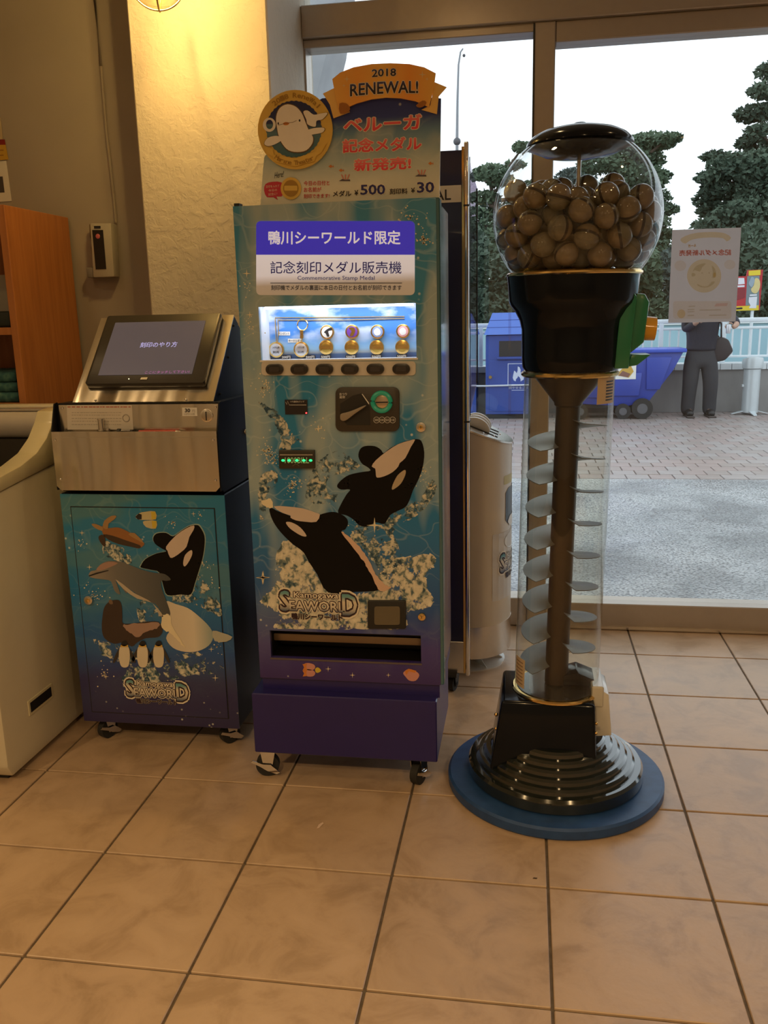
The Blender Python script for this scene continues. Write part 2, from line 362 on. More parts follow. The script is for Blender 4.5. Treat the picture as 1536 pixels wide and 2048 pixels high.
PIL = plaster_mat('trowelled_plaster', (.68, .62, .52), 24, .42, .005)
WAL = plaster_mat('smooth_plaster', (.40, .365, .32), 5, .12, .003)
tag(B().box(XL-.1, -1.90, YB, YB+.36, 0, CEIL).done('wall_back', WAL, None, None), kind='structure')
tag(B().box(-1.933, -1.403, 1.762, 2.46, 0, CEIL, .006, 1).done('wall_pillar', PIL, None, None), kind='structure')
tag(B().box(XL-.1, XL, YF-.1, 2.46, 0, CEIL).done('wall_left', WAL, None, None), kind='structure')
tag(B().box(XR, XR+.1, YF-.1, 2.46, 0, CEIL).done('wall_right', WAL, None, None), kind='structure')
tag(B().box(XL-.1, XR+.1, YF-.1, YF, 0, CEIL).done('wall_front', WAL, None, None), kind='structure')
ce = tag(B().box(XL-.1, XR+.1, YF-.1, 2.46, CEIL, CEIL+.1).done('ceiling', mat('ceiling_paint', (.62, .58, .50), .9), None, None), kind='structure')
# recessed ceiling downlights (the room's own lamps)
dlg = mat('lit_lamp_glass', (1, .8, .5), .4, emit=(1, .62, .30), es=9.)
for k, (x, y) in enumerate(DOWNLIGHTS):
    t = thing('ceiling_downlight', (x, y, CEIL), 'round recessed ceiling downlight with warm bulb', 'lamp', 'ceiling downlights')
    B().lathe([(.05, -.001), (.075, -.001), (.078, -.008), (.055, -.012), (.05, -.004)], (x, y, CEIL), 28).done('trim_ring', M_WHITE, t)
    B().lathe([(0, -.003), (.05, -.003)], (x, y, CEIL), 24).done('bulb', dlg, t)
    l = bpy.data.lights.new('downlight', 'AREA'); l.shape = 'DISK'; l.size = .1; l.energy = DLPOWER(y); l.color = WARM; l.spread = math.radians(150)
    lo = bpy.data.objects.new('downlight', l); COL.objects.link(lo); lo.parent = t; lo.location = (0, 0, -.02)

# ================================================================ glazed front: window_1
FR = mat('bronze_anodised_aluminium', (.42, .36, .30), .34, .55, .05, 30)
FRD = mat('dark_gasket', (.03, .028, .025), .6)
GL = glass('window_glass', (.97, .985, .985), .03, .7, 5)
wn = tag(B().box(-1.403, XR, 2.27, 2.43, 2.545, 2.668, .004, 1).done('window_1', FR, None), kind='structure')
B().box(-1.403, XR, 2.29, 2.41, 2.60, 2.606).done('groove', FRD, wn)
B().box(-1.403, -.454, 2.295, 2.40, 2.512, 2.545, .003, 1).done('header', FR, wn)
B().box(-1.403, -.454, 2.30, 2.39, 2.537, 2.5455).done('gasket', FRD, wn)
B().box(-.454, -.370, 2.29, 2.41, 0.0, 2.546, .004, 1).done('mullion', FR, wn)
B().box(-.458, -.452, 2.285, 2.40, 0.13, 2.54).done('gasket', FRD, wn)
B().box(-.370, XR, 2.295, 2.405, 2.468, 2.545, .004, 1).done('door_top_rail', FR, wn)
B().box(-.370, XR, 2.29, 2.41, 0.004, .123, .004, 1).done('door_bottom_rail', FR, wn)
B().box(-.37, XR, 2.284, 2.292, .004, .016).done('sill_strip', M_STEEL, wn)
B().box(-1.403, -.454, 2.295, 2.405, 0.004, .137, .004, 1).done('bottom_rail', FR, wn)
B().box(-1.41, -1.395, 2.30, 2.40, .137, 2.512).done('jamb', FR, wn)
B().box(-1.395, -.458, 2.345, 2.351, .137, 2.512).done('pane', GL, wn, None)
B().box(-.370, XR, 2.345, 2.351, .123, 2.468).done('pane', GL, wn, None)
B().box(-1.403, XR, 2.345, 2.351, 2.668, CEIL).done('pane', GL, wn, None)
tape = glass('clear_tape', (.86, .9, .95), .06, .3)
for y0, y1 in ((560, 612), (612, 668), (672, 700), (745, 832)):
    a = onY(1017, y0, 2.343); b_ = onY(1022, y1, 2.343)
    B().box(a.x, b_.x, 2.3425, 2.3445, b_.z, a.z).done('tape_strip', tape, wn, None)

# ================================================================ outdoors: ground
def wet_mat():
    m = bpy.data.materials.new('wet_pebble_concrete'); nt, N, L = nodes_of(m); b = N['Principled BSDF']
    tc = N.new('ShaderNodeTexCoord'); vo = N.new('ShaderNodeTexVoronoi'); vo.inputs['Scale'].default_value = 75; L.new(tc.outputs['Object'], vo.inputs['Vector'])
    n1 = N.new('ShaderNodeTexNoise'); n1.inputs['Scale'].default_value = 1.1; n1.inputs['Detail'].default_value = 5; L.new(tc.outputs['Object'], n1.inputs['Vector'])
    r = ramp(N, [(.0, (.72, .74, .75)), (.45, (.52, .54, .55)), (.8, (.16, .17, .18))]); L.new(vo.outputs['Distance'], r.inputs[0])
    rc = N.new('ShaderNodeMix'); rc.data_type = 'RGBA'; rc.blend_type = 'MULTIPLY'; rc.inputs[0].default_value = .35; bw = N.new('ShaderNodeRGBToBW'); L.new(vo.outputs['Color'], bw.inputs[0]); L.new(r.outputs[0], rc.inputs[6]); L.new(bw.outputs[0], rc.inputs[7])
    n4 = N.new('ShaderNodeTexNoise'); n4.inputs['Scale'].default_value = 1.6; n4.inputs['Detail'].default_value = 6; n4.inputs['Distortion'].default_value = .5; L.new(tc.outputs['Object'], n4.inputs['Vector'])
    r4 = ramp(N, [(.36, (.55, .56, .57)), (.5, (.85, .86, .87)), (.62, (1.05, 1.05, 1.05))]); L.new(n4.outputs['Fac'], r4.inputs[0]); m4 = N.new('ShaderNodeMix'); m4.data_type = 'RGBA'; m4.blend_type = 'MULTIPLY'; m4.inputs[0].default_value = 1.; L.new(rc.outputs[2], m4.inputs[6]); L.new(r4.outputs[0], m4.inputs[7]); L.new(m4.outputs[2], b.inputs['Base Color'])
    rr = ramp(N, [(.40, (.10, .10, .10)), (.56, (.42, .42, .42))]); L.new(n1.outputs['Fac'], rr.inputs[0]); L.new(rr.outputs[0], b.inputs['Roughness'])
    iv = N.new('ShaderNodeMath'); iv.operation = 'MULTIPLY'; iv.inputs[1].default_value = -1; L.new(vo.outputs['Distance'], iv.inputs[0])
    rs = ramp(N, [(.40, (.22, .22, .22)), (.58, (.75, .75, .75))]); L.new(n1.outputs['Fac'], rs.inputs[0])
    bp = N.new('ShaderNodeBump'); bp.inputs['Distance'].default_value = .008; L.new(rs.outputs[0], bp.inputs['Strength']); L.new(iv.outputs[0], bp.inputs['Height']); L.new(bp.outputs['Normal'], b.inputs['Normal'])
    return m
tag(B().box(-14, 16, 2.46, 6.04, -.15, -.004).done('wet_apron', wet_mat(), None, None), kind='structure')
pvb = mottle('paving_bed', [(.35, (.15, .13, .125)), (.65, (.22, .19, .18))], 12, .8)
PVM = [mottle('paver_%s' % n, [(.3, a), (.7, b_)], 9, .42, detail=8, bump=.1) for n, a, b_ in (('red', (.26, .20, .185), (.33, .26, .24)), ('grey', (.27, .235, .225), (.34, .30, .285)), ('tan', (.24, .20, .18), (.31, .255, .235)))]
pv = tag(B().box(-14, 16, 6.04, 11.1, -.15, -.012).done('brick_pavement', pvb, None, None), kind='structure')
# clay pavers 0.2 x 0.1 laid in stretcher rows turned 45 degrees in the picture's nearest strip
pm3 = []
for k in range(3):
    pb = B().box(-.0965, .0965, -.0965, .0965, -.03, 0, .004, 1); bmesh.ops.recalc_face_normals(pb.bm, faces=pb.bm.faces)
    me = bpy.data.meshes.new('paver'); pb.bm.to_mesh(me); pb.bm.free(); me.materials.append(PVM[k]); pm3.append(me)
rest = B(); cnt = 0; spots = []
for j in range(0, 26):
    y = 6.04+.1+j*.2
    off = .1 if j % 2 else 0
    for i in range(-34, 40):
        spots.append((i*.2+off+.1, y, j))
spots.sort(key=lambda s: (s[2], abs(s[0]-.5)))
def inview(x, y):
    d = V((x, y, 0))-CP; z = d.dot(CF); px = 768+FPX*d.dot(CR)/z
    return 900 < px < 1600
restme = {0: [], 1: [], 2: []}
for x, y, j in spots:
    k = random.randrange(3)
    if inview(x, y) and cnt < 300 and not (x < -.2 and False):
        o = bpy.data.objects.new('paver', pm3[k]); COL.objects.link(o); o.parent = pv; o.location = (x, y, random.uniform(-.002, .001)); cnt += 1
    else: restme[k].append((x, y))
for k in range(3):
    vs = []; fs = []
    for x, y in restme[k]:
        z = random.uniform(-.003, 0); n = len(vs); e = .0955
        vs += [(x-e, y-e, z), (x+e, y-e, z), (x+e, y+e, z), (x-e, y+e, z), (x-.098, y-.098, -.012), (x+.098, y-.098, -.012), (x+.098, y+.098, -.012), (x-.098, y+.098, -.012)]
        fs += [(n, n+1, n+2, n+3), (n+4, n+5, n+1, n), (n+5, n+6, n+2, n+1), (n+6, n+7, n+3, n+2), (n+7, n+4, n, n+3)]
    me = bpy.data.meshes.new('pavers_beyond'); me.from_pydata(vs, [], fs); o = finish('pavers_beyond', me, PVM[k], pv); o['kind'] = 'stuff'
tag(B().box(-30, 60, 11.1, 90, -.2, -.02).done('park_ground', mottle('park_lawn', [(.3, (.05, .07, .035)), (.7, (.10, .11, .06))], 3, .9), None, None), kind='structure')
# low concrete wall with tiled coping and white railing
conc = mottle('stained_concrete', [(.3, (.20, .19, .185)), (.55, (.31, .30, .29)), (.75, (.40, .385, .375))], 2.2, .8, (1, 1, .5), .15)
wl = tag(B().box(-12, 14, 11.08, 11.36, 0, .575).done('wall_outdoor', conc, None, None), kind='structure')
cop = mat('white_coping_tile', (.62, .66, .68), .4)
for i in range(34): B().box(-1.6+i*.15, -1.6+i*.15+.144, 11.05, 11.39, .578, .665, .004, 1).done('coping_tile', cop, wl)
B().box(-12, -1.61, 11.05, 11.39, .578, .665).done('coping', cop, wl); B().box(3.51, 14, 11.05, 11.39, .578, .665).done('coping', cop, wl)
RW = mat('white_railing_paint', (.70, .76, .80), .35)
rl = thing('railing', (1.5, 11.2, .665), 'white metal baluster railing on the low grey concrete wall outside', 'railing')
B().box(-12, 14, 11.165, 11.225, 1.205, 1.265, .012).done('top_rail', RW, rl)
B().box(-12, 14, 11.175, 11.215, 1.115, 1.15, .008).done('upper_rail', RW, rl)
B().box(-12, 14, 11.175, 11.215, .735, .765, .008).done('lower_rail', RW, rl)
bal = None
for i in range(46):
    x = -1.7+i*.118
    if i % 7 == 5:
        B().box(x-.03, x+.03, 11.165, 11.225, .665, 1.21, .006, 1).done('post', RW, rl)
    elif bal is None:
        bal = B().box(x-.011, x+.011, 11.184, 11.206, .76, 1.12).done('baluster', RW, rl); bx0 = x
    else:
        o = bal.copy(); COL.objects.link(o); o.location = (x-bx0, 0, 0)
# pale blue pool side beyond the railing
pl_ = tag(B().box(-12, 22, 15.0, 15.4, -.02, 1.12).done('wall_pool', mat('pale_blue_pool_paint', (.36, .58, .68), .5, var=.1, scale=1.2), None, None), kind='structure')
B().box(-12, 22, 14.95, 15.45, 1.12, 1.20).done('pool_edge', mat('white_pool_edge', (.8, .86, .88), .4), pl_)
# slanting grey buttress of the building beside the glass
bt = [onY(*p, 4.2) for p in ((560, 40), (660, 76), (632, 192), (590, 360), (540, 360))]
btm = mottle('exterior_grey_render', [(.3, (.30, .31, .33)), (.7, (.38, .39, .41))], 4, .8)
bt2 = [V((-2.6, 4.2, 0)), V((bt[3].x-.15, 4.2, 0)), bt[3], bt[2], bt[1], bt[1]+V((.12, 0, .6)), V((-2.6, 4.2, bt[1].z+.6))]
tag(B().prism(bt2, (0, .5, 0)).done('wall_buttress', btm, None, None), kind='structure')
# ================================================================ medal vending machine
X0, X1, YFv, YBk, ZT, ZB = -1.266, -.710, .83, 1.20, 1.722, .345
C2 = crop(460, 400, 3.268); C3 = crop(500, 720, 3.572); C4 = crop(480, 1100, 3.2); C7 = crop(510, 600, 4.655)
vm = thing('medal_vending_machine', ((X0+X1)/2, 1.01, 0), 'tall teal medal vending machine with leaping orca print and lit medal window', 'vending machine')
FP = YP(YFv)
side = sea_mat('machine_side_print', .35, 1.72, [(0, (.03, .03, .12)), (.3, (.02, .05, .16)), (.7, (.03, .10, .17)), (1, (.06, .13, .17))], [(0, (.1, .1, .1)), (1, (.5, .5, .5))], (.10, .22, .30), rough=.16, coat=.5)
# window opening and vend slot in pixels
wl0 = onY(*C2(205, 1052), YFv); wr1 = onY(*C2(1214, 690), YFv)
WX0, WX1, WZ0, WZ1 = wl0.x, wr1.x, wl0.z, onY(*C2(700, 686), YFv).z
SX0, SX1 = onY(541, 1290, YFv).x, onY(842, 1298, YFv).x; SZ1, SZ0 = onY(690, 1266, YFv).z, onY(690, 1320, YFv).z
b = B(); yi = .95
b.box(X0, X1, yi, YBk, ZB, ZT, .004, 1)
b.box(X0, X0+.012, YFv+.012, yi+.01, ZB, ZT); b.box(X1-.012, X1, YFv+.012, yi+.01, ZB, ZT); b.box(X0, X1, YFv+.012, yi+.01, ZT-.012, ZT); b.box(X0, X1, YFv+.012, yi+.01, ZB, ZB+.012)
b.done('body', side, vm)
frontm = sea_mat('machine_front_print', .345, 1.722,
    [(0, (.035, .018, .15)), (.08, (.045, .03, .23)), (.17, (.012, .08, .30)), (.35, (.012, .17, .42)), (.6, (.02, .22, .45)), (.8, (.03, .24, .44)), (1, (.05, .25, .42))],
    [(0, (.0, .0, .0)), (.14, (.15, .15, .15)), (.4, (.75, .75, .75)), (1, (.8, .8, .8))], (.42, .50, .48), (.60, .70, .66), pscale=(8, 1, 2.0))
b = B(); th = .014
for x0, x1, z0, z1 in ((X0, X1, WZ1, ZT), (X0, WX0, WZ0, WZ1), (WX1, X1, WZ0, WZ1), (X0, X1, SZ1, WZ0), (X0, SX0, SZ0, SZ1), (SX1, X1, SZ0, SZ1), (X0, X1, ZB, SZ0)):
    b.box(x0, x1, YFv, YFv+th, z0, z1)
fp = b.done('front_panel', frontm, vm, None)
B().box(X1-.006, X1+.010, YFv+.002, YFv+.05, ZB, ZT, .003, 1).done('hinge_edge', mat('teal_edge', (.05, .14, .18), .25, coat=.4), vm)
B().box(X0-.003, X0+.012, YFv+.02, YFv+.05, ZT, ZT+.010).done('corner_bracket', M_BLACK, vm)
# --- name panel (lit from behind)
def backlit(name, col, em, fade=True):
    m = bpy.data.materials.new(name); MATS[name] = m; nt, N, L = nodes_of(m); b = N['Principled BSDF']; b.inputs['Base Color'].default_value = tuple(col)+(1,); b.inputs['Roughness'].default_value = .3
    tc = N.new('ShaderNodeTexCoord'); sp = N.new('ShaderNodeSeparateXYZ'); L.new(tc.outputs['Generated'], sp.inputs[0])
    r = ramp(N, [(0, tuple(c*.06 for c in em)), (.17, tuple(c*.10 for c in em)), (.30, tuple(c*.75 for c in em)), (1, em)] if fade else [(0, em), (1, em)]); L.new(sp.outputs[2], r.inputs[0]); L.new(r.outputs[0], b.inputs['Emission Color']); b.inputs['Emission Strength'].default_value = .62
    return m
litw = mat('backlit_white_lettering', (.75, .73, .72), .4, emit=(.60, .58, .62), es=.55)
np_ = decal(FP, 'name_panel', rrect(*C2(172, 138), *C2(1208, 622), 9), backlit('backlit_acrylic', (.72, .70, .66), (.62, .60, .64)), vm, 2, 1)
def C2s(x, y): return (460+x/3.268, 400+(y-(x-690)*.022)/3.268)       # the panel's own slight slope in the photo
blue = mat('deep_blue_print', (.03, .025, .40), .4)
blueb = backlit('backlit_blue', (.03, .025, .40), (.045, .030, .40), False)
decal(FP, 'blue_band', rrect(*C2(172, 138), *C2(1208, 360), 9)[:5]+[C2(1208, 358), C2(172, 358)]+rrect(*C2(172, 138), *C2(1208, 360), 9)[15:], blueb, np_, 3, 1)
for body, x0, y0, x1, y1, m, off in (('鴨川シーワールド限定', 252, 200, 1115, 292, litw, .02), ('記念刻印メダル販売機', 265, 400, 1122, 482, blue, .004), ('Commemorative Stamp Medal', 442, 496, 946, 530, blue, .0), ('刻印機でメダルの裏面に本日の日付とお名前が刻印できます', 270, 556, 1122, 590, M_INK, .006)):
    write(FP, body, x0, y0, x1, y1, m, np_, off, 5, 0, C2)
decal(FP, 'rule', [C2(265, 541), C2(1125, 541), C2(1125, 545), C2(265, 545)], M_INK, np_, 5, 1)
# --- lit display window
DY = .925
sky = bpy.data.materials.new('sea_view_backdrop'); nt, N, L = nodes_of(sky); bs = N['Principled BSDF']; bs.inputs['Roughness'].default_value = .5
tc = N.new('ShaderNodeTexCoord'); sp = N.new('ShaderNodeSeparateXYZ'); L.new(tc.outputs['Generated'], sp.inputs[0])
rz = ramp(N, [(0, (.03, .08, .22)), (.10, (.05, .12, .28)), (.13, (.30, .36, .42)), (.2, (.25, .48, .75)), (.45, (.06, .25, .70)), (1, (.03, .18, .66))]); L.new(sp.outputs[2], rz.inputs[0])
mp = N.new('ShaderNodeMapping'); mp.inputs['Scale'].default_value = (7, 1, 14); L.new(tc.outputs['Object'], mp.inputs[0])
nz = N.new('ShaderNodeTexNoise'); nz.inputs['Scale'].default_value = 1.4; nz.inputs['Detail'].default_value = 6; L.new(mp.outputs[0], nz.inputs['Vector'])
rc = ramp(N, [(.46, (0, 0, 0)), (.6, (1, 1, 1))]); L.new(nz.outputs['Fac'], rc.inputs[0]); rh = ramp(N, [(.18, (0, 0, 0)), (.5, (.6, .6, .6)), (1, (1, 1, 1))]); L.new(sp.outputs[2], rh.inputs[0])
mu = N.new('ShaderNodeMath'); mu.operation = 'MULTIPLY'; L.new(rc.outputs[0], mu.inputs[0]); L.new(rh.outputs[0], mu.inputs[1])
mx = N.new('ShaderNodeMix'); mx.data_type = 'RGBA'; L.new(mu.outputs[0], mx.inputs[0]); L.new(rz.outputs[0], mx.inputs[6]); mx.inputs[7].default_value = (.8, .86, .92, 1); L.new(mx.outputs[2], bs.inputs['Base Color'])
win = B().box(WX0-.004, WX1+.004, DY, DY+.006, WZ0-.004, WZ1+.004).done('display_backdrop', sky, vm, None)
lin = mat('white_window_lining', (.75, .78, .82), .4)
b = B(); b.box(WX0-.006, WX0, YFv+th, DY, WZ0, WZ1); b.box(WX1, WX1+.006, YFv+th, DY, WZ0, WZ1); b.box(WX0, WX1, YFv+th, DY, WZ1, WZ1+.006); b.box(WX0, WX1, YFv+th, DY, WZ0-.006, WZ0); b.done('window_lining', lin, win, None)
B().box(WX0+.01, WX1-.01, YFv+.02, YFv+.032, WZ1-.007, WZ1-.001).done('light_strip', mat('led_strip', (1, 1, 1), .5, emit=(.85, .92, 1), es=6.), win, None)
l = bpy.data.lights.new('window_led', 'AREA'); l.shape = 'RECTANGLE'; l.size = WX1-WX0-.02; l.size_y = .02; l.energy = .30; l.color = (.86, .93, 1.0)
lo = bpy.data.objects.new('window_led', l); COL.objects.link(lo); lo.parent = vm; lo.location = V(((WX0+WX1)/2, YFv+.035, WZ1-.012))-basepos(vm); lo.rotation_euler = (math.radians(38), 0, 0)
cream = mat('cream_panel', (.62, .58, .52), .4)
bz0 = onY(*C2(700, 1146), YFv).z
fr = B(); fr.prism([FP.at(*FP.uv(p), .004) for p in rrect(*C2(208, 1054), *C2(1214, 1146), 7)], (0, .004, 0)); strip = fr.done('button_strip', cream, vm, None)
B().box(WX0-.004, WX1+.004, YFv-.003, YFv, WZ0-.003, WZ0+.002).done('window_sill', M_WHITE, strip, None)
B().box(WX0, WX1, YFv+.004, YFv+.006, WZ0, WZ1).done('window_glass', glass('display_glass', (1, 1, 1), .02, .4), vm, None)
btnm = mat('dark_button', (.014, .011, .010), .3, coat=.4); btl = mat('smoked_lens', (.03, .022, .02), .15, coat=.6)
for k, x in enumerate((190, 420, 652, 888, 1125, 1365)):
    y = 642-(x-780)*.003
    bt_ = B().prism([FP.at(*FP.uv(C7(*p)), .012) for p in rrect(x-82, y-50, x+82, y+50, 48)], (0, .010, 0), .0015).done('button', btnm, vm)
    B().prism([FP.at(*FP.uv(C7(*p)), .014) for p in rrect(x-46, y-24, x+46, y+24, 10)], (0, .003, 0)).done('lens', btl, bt_, None)
# samples shown in the window (each a thing, standing on small pins)
WPm = YP(DY-.008); tagm = mat('black_price_tag', (.01, .01, .012), .4)
def disc(pl, cx, cy, r, c, k0, k1, name, m, parent, n=28):
    u, v = pl.uv(c(cx, cy)); u2, _ = pl.uv(c(cx+r, cy)); rr = u2-u
    return B().prism([pl.at(u+rr*math.cos(2*PI*i/n), v+rr*math.sin(2*PI*i/n), k1) for i in range(n)], pl.N*(k0-k1), .0006).done(name, m, parent)
CB = YP(DY)
for i, (cx, cy) in enumerate(((677, 298), (910, 295), (1145, 295), (1382, 290))):
    lab, m2 = (('gold medal with black and white orca picture, top row of display', M_INK), ('gold medal with purple starry picture, top row of display', mat('violet_enamel', (.16, .05, .34), .3)), ('gold medal with white beluga on blue picture, top row of display', mat('blue_enamel', (.25, .35, .62), .3)), ('gold medal with pink picture, top row of display', mat('pink_enamel', (.75, .35, .36), .3)))[i]
    p = CB.at(*CB.uv(C7(cx, cy)))
    t = thing('picture_medal', p, lab, 'medal', 'picture medals in the display window'); disc(CB, cx, cy, 64, C7, 0, .010, 'rim', M_GOLD, t); disc(CB, cx, cy, 50, C7, .010, .0106, 'picture', (M_WHITE, m2, m2, m2)[i], t)
    if i == 0:
        decal(CB, 'orca_figure', [(650, 300), (680, 270), (720, 255), (725, 280), (690, 290), (700, 335), (680, 340), (665, 310)], M_INK, t, 28, 3, c=C7)
    elif i == 1: decal(CB, 'orca_figure', [(880, 260), (925, 255), (940, 290), (915, 335), (890, 330), (905, 290)], M_GOLD, t, 28, 3, c=C7)
    else: decal(CB, 'beluga_figure', [(cx-30, cy-15), (cx, cy-35), (cx+28, cy-10), (cx+25, cy+25), (cx-10, cy+35), (cx-32, cy+12)], M_WHITE, t, 28, 3, c=C7)
for i, (cx, cy) in enumerate(((668, 440), (905, 440), (1137, 440), (1375, 437))):
    t = thing('stamped_medal', CB.at(*CB.uv(C7(cx, cy))), ('plain gold medal under the orca medal in the display', 'plain gold medal under the purple medal in the display', 'plain gold medal under the blue beluga medal in the display', 'plain gold medal under the pink medal in the display')[i], 'medal', 'plain gold medals in the display window')
    disc(CB, cx, cy, 66, C7, 0, .010, 'rim', M_GOLD, t); disc(CB, cx, cy, 46, C7, .010, .0105, 'inner_face', mat('dull_gold', (.55, .36, .08), .3, 1.), t)
    decal(CB, 'name_bar', rrect(cx-46, cy-14, cx+46, cy+14, 4), M_GOLD, t, 28, 1, c=C7)
silver = mat('silver_medal', (.72, .72, .74), .3, .7)
for i, (cx, cy) in enumerate(((205, 462), (436, 460))):
    t = thing(('pendant', 'key_holder')[i], CB.at(*CB.uv(C7(cx, cy))), ('round silver pendant on a long gold chain in the display', 'round silver key holder hanging from a gold split ring in the display')[i], ('pendant', 'key ring')[i])
    disc(CB, cx, cy, 70, C7, 0, .010, 'rim', M_GOLD, t); disc(CB, cx, cy, 56, C7, .010, .0106, 'face', silver, t)
    write(CB, 'メダル枠', cx-32, cy-32, cx+32, cy-10, M_INK, t, .01, 29, 0, C7); write(CB, '別売', cx-30, cy+12, cx+30, cy+34, M_INK, t, .01, 29, 0, C7)
    if i == 0:
        for dx in (0, 26):
            pts = [(205+dx*.3, 395), (200+dx, 300), (192+dx, 165+dx*.8), (800, 160+dx), (1395, 152+dx*.7)]
            q = []
            for a, c_ in zip(pts[:-1], pts[1:]):
                for s in range(12): q.append((a[0]+(c_[0]-a[0])*s/12, a[1]+(c_[1]-a[1])*s/12))
            B().tube([CB.at(*CB.uv(C7(*p)), .006) for p in q+[pts[-1]]], .0014, 6).done('chain', M_GOLD, t)
    else:
        rc_ = [CB.at(*CB.uv(C7(*p)), .006) for p in ell(447, 230, 48, 52, 24)]; B().tube(rc_, .0018, 6, True).done('split_ring', M_GOLD, t)
        for yy in (300, 338): B().prism([CB.at(*CB.uv(C7(*p)), .008) for p in rrect(425, yy-20, 455, yy+20, 8)], (0, .004, 0)).done('link', M_GOLD, t)
        B().tube([CB.at(*CB.uv(C7(*p)), .006) for p in ((440, 355), (437, 395))], .0012, 6).done('link_wire', M_GOLD, t)
for k, (x, y, s) in enumerate(((300, 530, '200円'), (522, 530, '200円'), (665, 528, '500円'), (898, 528, '500円'), (1135, 526, '500円'), (1370, 522, '500円'))):
    pt = B().prism([CB.at(*CB.uv(C7(*p)), .012) for p in rrect(x-48, y-19, x+48, y+19, 8)], (0, .003, 0)).done('price_tag', tagm, win, None)
    write(CB, s, x-40, y-13, x+40, y+13, M_WHITE, win, .012, 32, 0, C7)
for x, y, wd, s in ((270, 312, 58, 'ペンダント'), (375, 378, 68, 'キーホルダー')):
    decal(CB, 'caption_card', rrect(x-wd, y-18, x+wd, y+18, 2), M_WHITE, win, 3, 1, c=C7); write(CB, s, x-wd+8, y-12, x+wd-8, y+12, M_INK, win, .01, 5, 0, C7)
# --- coin unit, note reader, locks
cm = mat('dark_bronze_plastic', (.038, .030, .022), .4)
cu = B().prism([FP.at(*FP.uv(C3(*p)), .010) for p in rrect(615, 192, 1070, 508, 45)], (0, .010, 0), .002).done('coin_unit', cm, vm)
decal(FP, 'lever_recess', [(650, 310), (740, 252), (800, 236), (860, 330), (865, 462), (700, 462), (650, 400)], mat('recess_black', (.012, .010, .008), .5), cu, 27, 1, c=C3)
lv = [(656, 398), (662, 378), (690, 370), (740, 355), (825, 320), (832, 328), (760, 378), (705, 420), (680, 428), (660, 420)]
B().prism([FP.at(*FP.uv(C3(*p)), .026) for p in smooth_loop(lv, 3)], (0, .010, 0), .002).done('return_lever', mat('tan_plastic', (.30, .25, .19), .4), cu)
decal(FP, 'arrow', [(803, 240), (809, 240), (856, 305), (856, 315), (849, 308)], M_WHITE, cu, 28, 1, c=C3)
write(FP, 'おつり', 645, 232, 698, 250, M_WHITE, cu, .01, 28, 0, C3); write(FP, '返却', 645, 252, 684, 272, M_WHITE, cu, .01, 28, 0, C3)
u, v = FP.uv(C3(945, 296)); rr = FP.uv(C3(1023, 296))[0]-u; c0 = FP.at(u, v, .010)
ring = [];
for i in range(32): a = 2*PI*i/32; ring.append(c0+V((rr*.82*math.cos(a), -.004, rr*.82*math.sin(a))))
B().tube(ring, rr*.2, 8, True).done('coin_ring', mat('lit_green_ring', (.02, .20, .10), .3, emit=(.0, .5, .22), es=.12), cu)
disc(FP, 945, 296, 52, C3, .010, .0115, 'coin_plate', mat('steel_plate_warm', (.6, .5, .38), .25, 1.), cu)
decal(FP, 'coin_slit', [(903, 296), (990, 294), (990, 303), (903, 305)], M_INK, cu, 30, 1, c=C3)
for x, s in ((908, '500'), (947, '100'), (985, '50'), (1023, '10')):
    u, v = FP.uv(C3(x, 425)); r_ = FP.uv(C3(x+21, 425))[0]-u
    B().tube([FP.at(u+r_*math.cos(2*PI*i/20), v+r_*math.sin(2*PI*i/20), .0108) for i in range(20)], .0006, 5, True).done('coin_mark', M_WHITE, cu)
    write(FP, s, x-13, 417, x+13, 433, M_WHITE, cu, .005, 28, 0, C3)
ld = B().prism([FP.at(*FP.uv(C3(*p)), .004) for p in ((250, 283), (411, 283), (413, 386), (254, 388))], (0, .004, 0)).done('credit_display', mat('dark_red_display', (.010, .003, .004), .2, coat=.6), vm, None)
B().tube([FP.at(*FP.uv(C3(*p)), .005) for p in ((258, 300), (266, 318), (272, 292), (284, 320), (405, 320))], .0006, 5).done('sign_line', M_WHITE, ld)
write(FP, 'つり銭切れランプ', 290, 290, 390, 303, M_WHITE, ld, .0, 12, 0, C3)
B().sphere(FP.at(*FP.uv(C3(405, 377)), .005), .0024, 10, 8).done('red_lamp', mat('red_led', (.5, 0, 0), .4, emit=(1, .05, .05), es=3.), ld)
nr = B().prism([FP.at(*FP.uv(C3(*p)), .012) for p in ((213, 640), (467, 640), (469, 772), (215, 772))], (0, .012, 0), .002).done('note_reader', mat('olive_black_plastic', (.030, .026, .016), .35), vm)
B().box(*sorted((FP.uv(C3(225, 700))[0], FP.uv(C3(457, 700))[0])), YFv-.015, YFv-.011, FP.uv(C3(300, 676))[1], FP.uv(C3(300, 668))[1]).done('note_slot', M_STEEL, nr, None)
write(FP, '1000BILL', 258, 690, 430, 732, mat('lit_lettering', (.3, .45, .2), .4, emit=(.35, .6, .2), es=.25), nr, .0, 33, 0, C3)
grn = mat('green_led', (.0, .5, .1), .4, emit=(.02, 1., .2), es=2.2)
for x in (245, 288, 343, 393, 441): B().sphere(FP.at(*FP.uv(C3(x, 712)), .0135), .0042, 12, 8, (1.2, .25, .8)).done('green_lamp', grn, nr)
B().tube([FP.at(*FP.uv(C3(*p)), .0132) for p in ((312, 752), (330, 740), (345, 738), (360, 752))], .0006, 5).done('arrow_mark', mat('olive_mark', (.2, .18, .1), .5), nr)
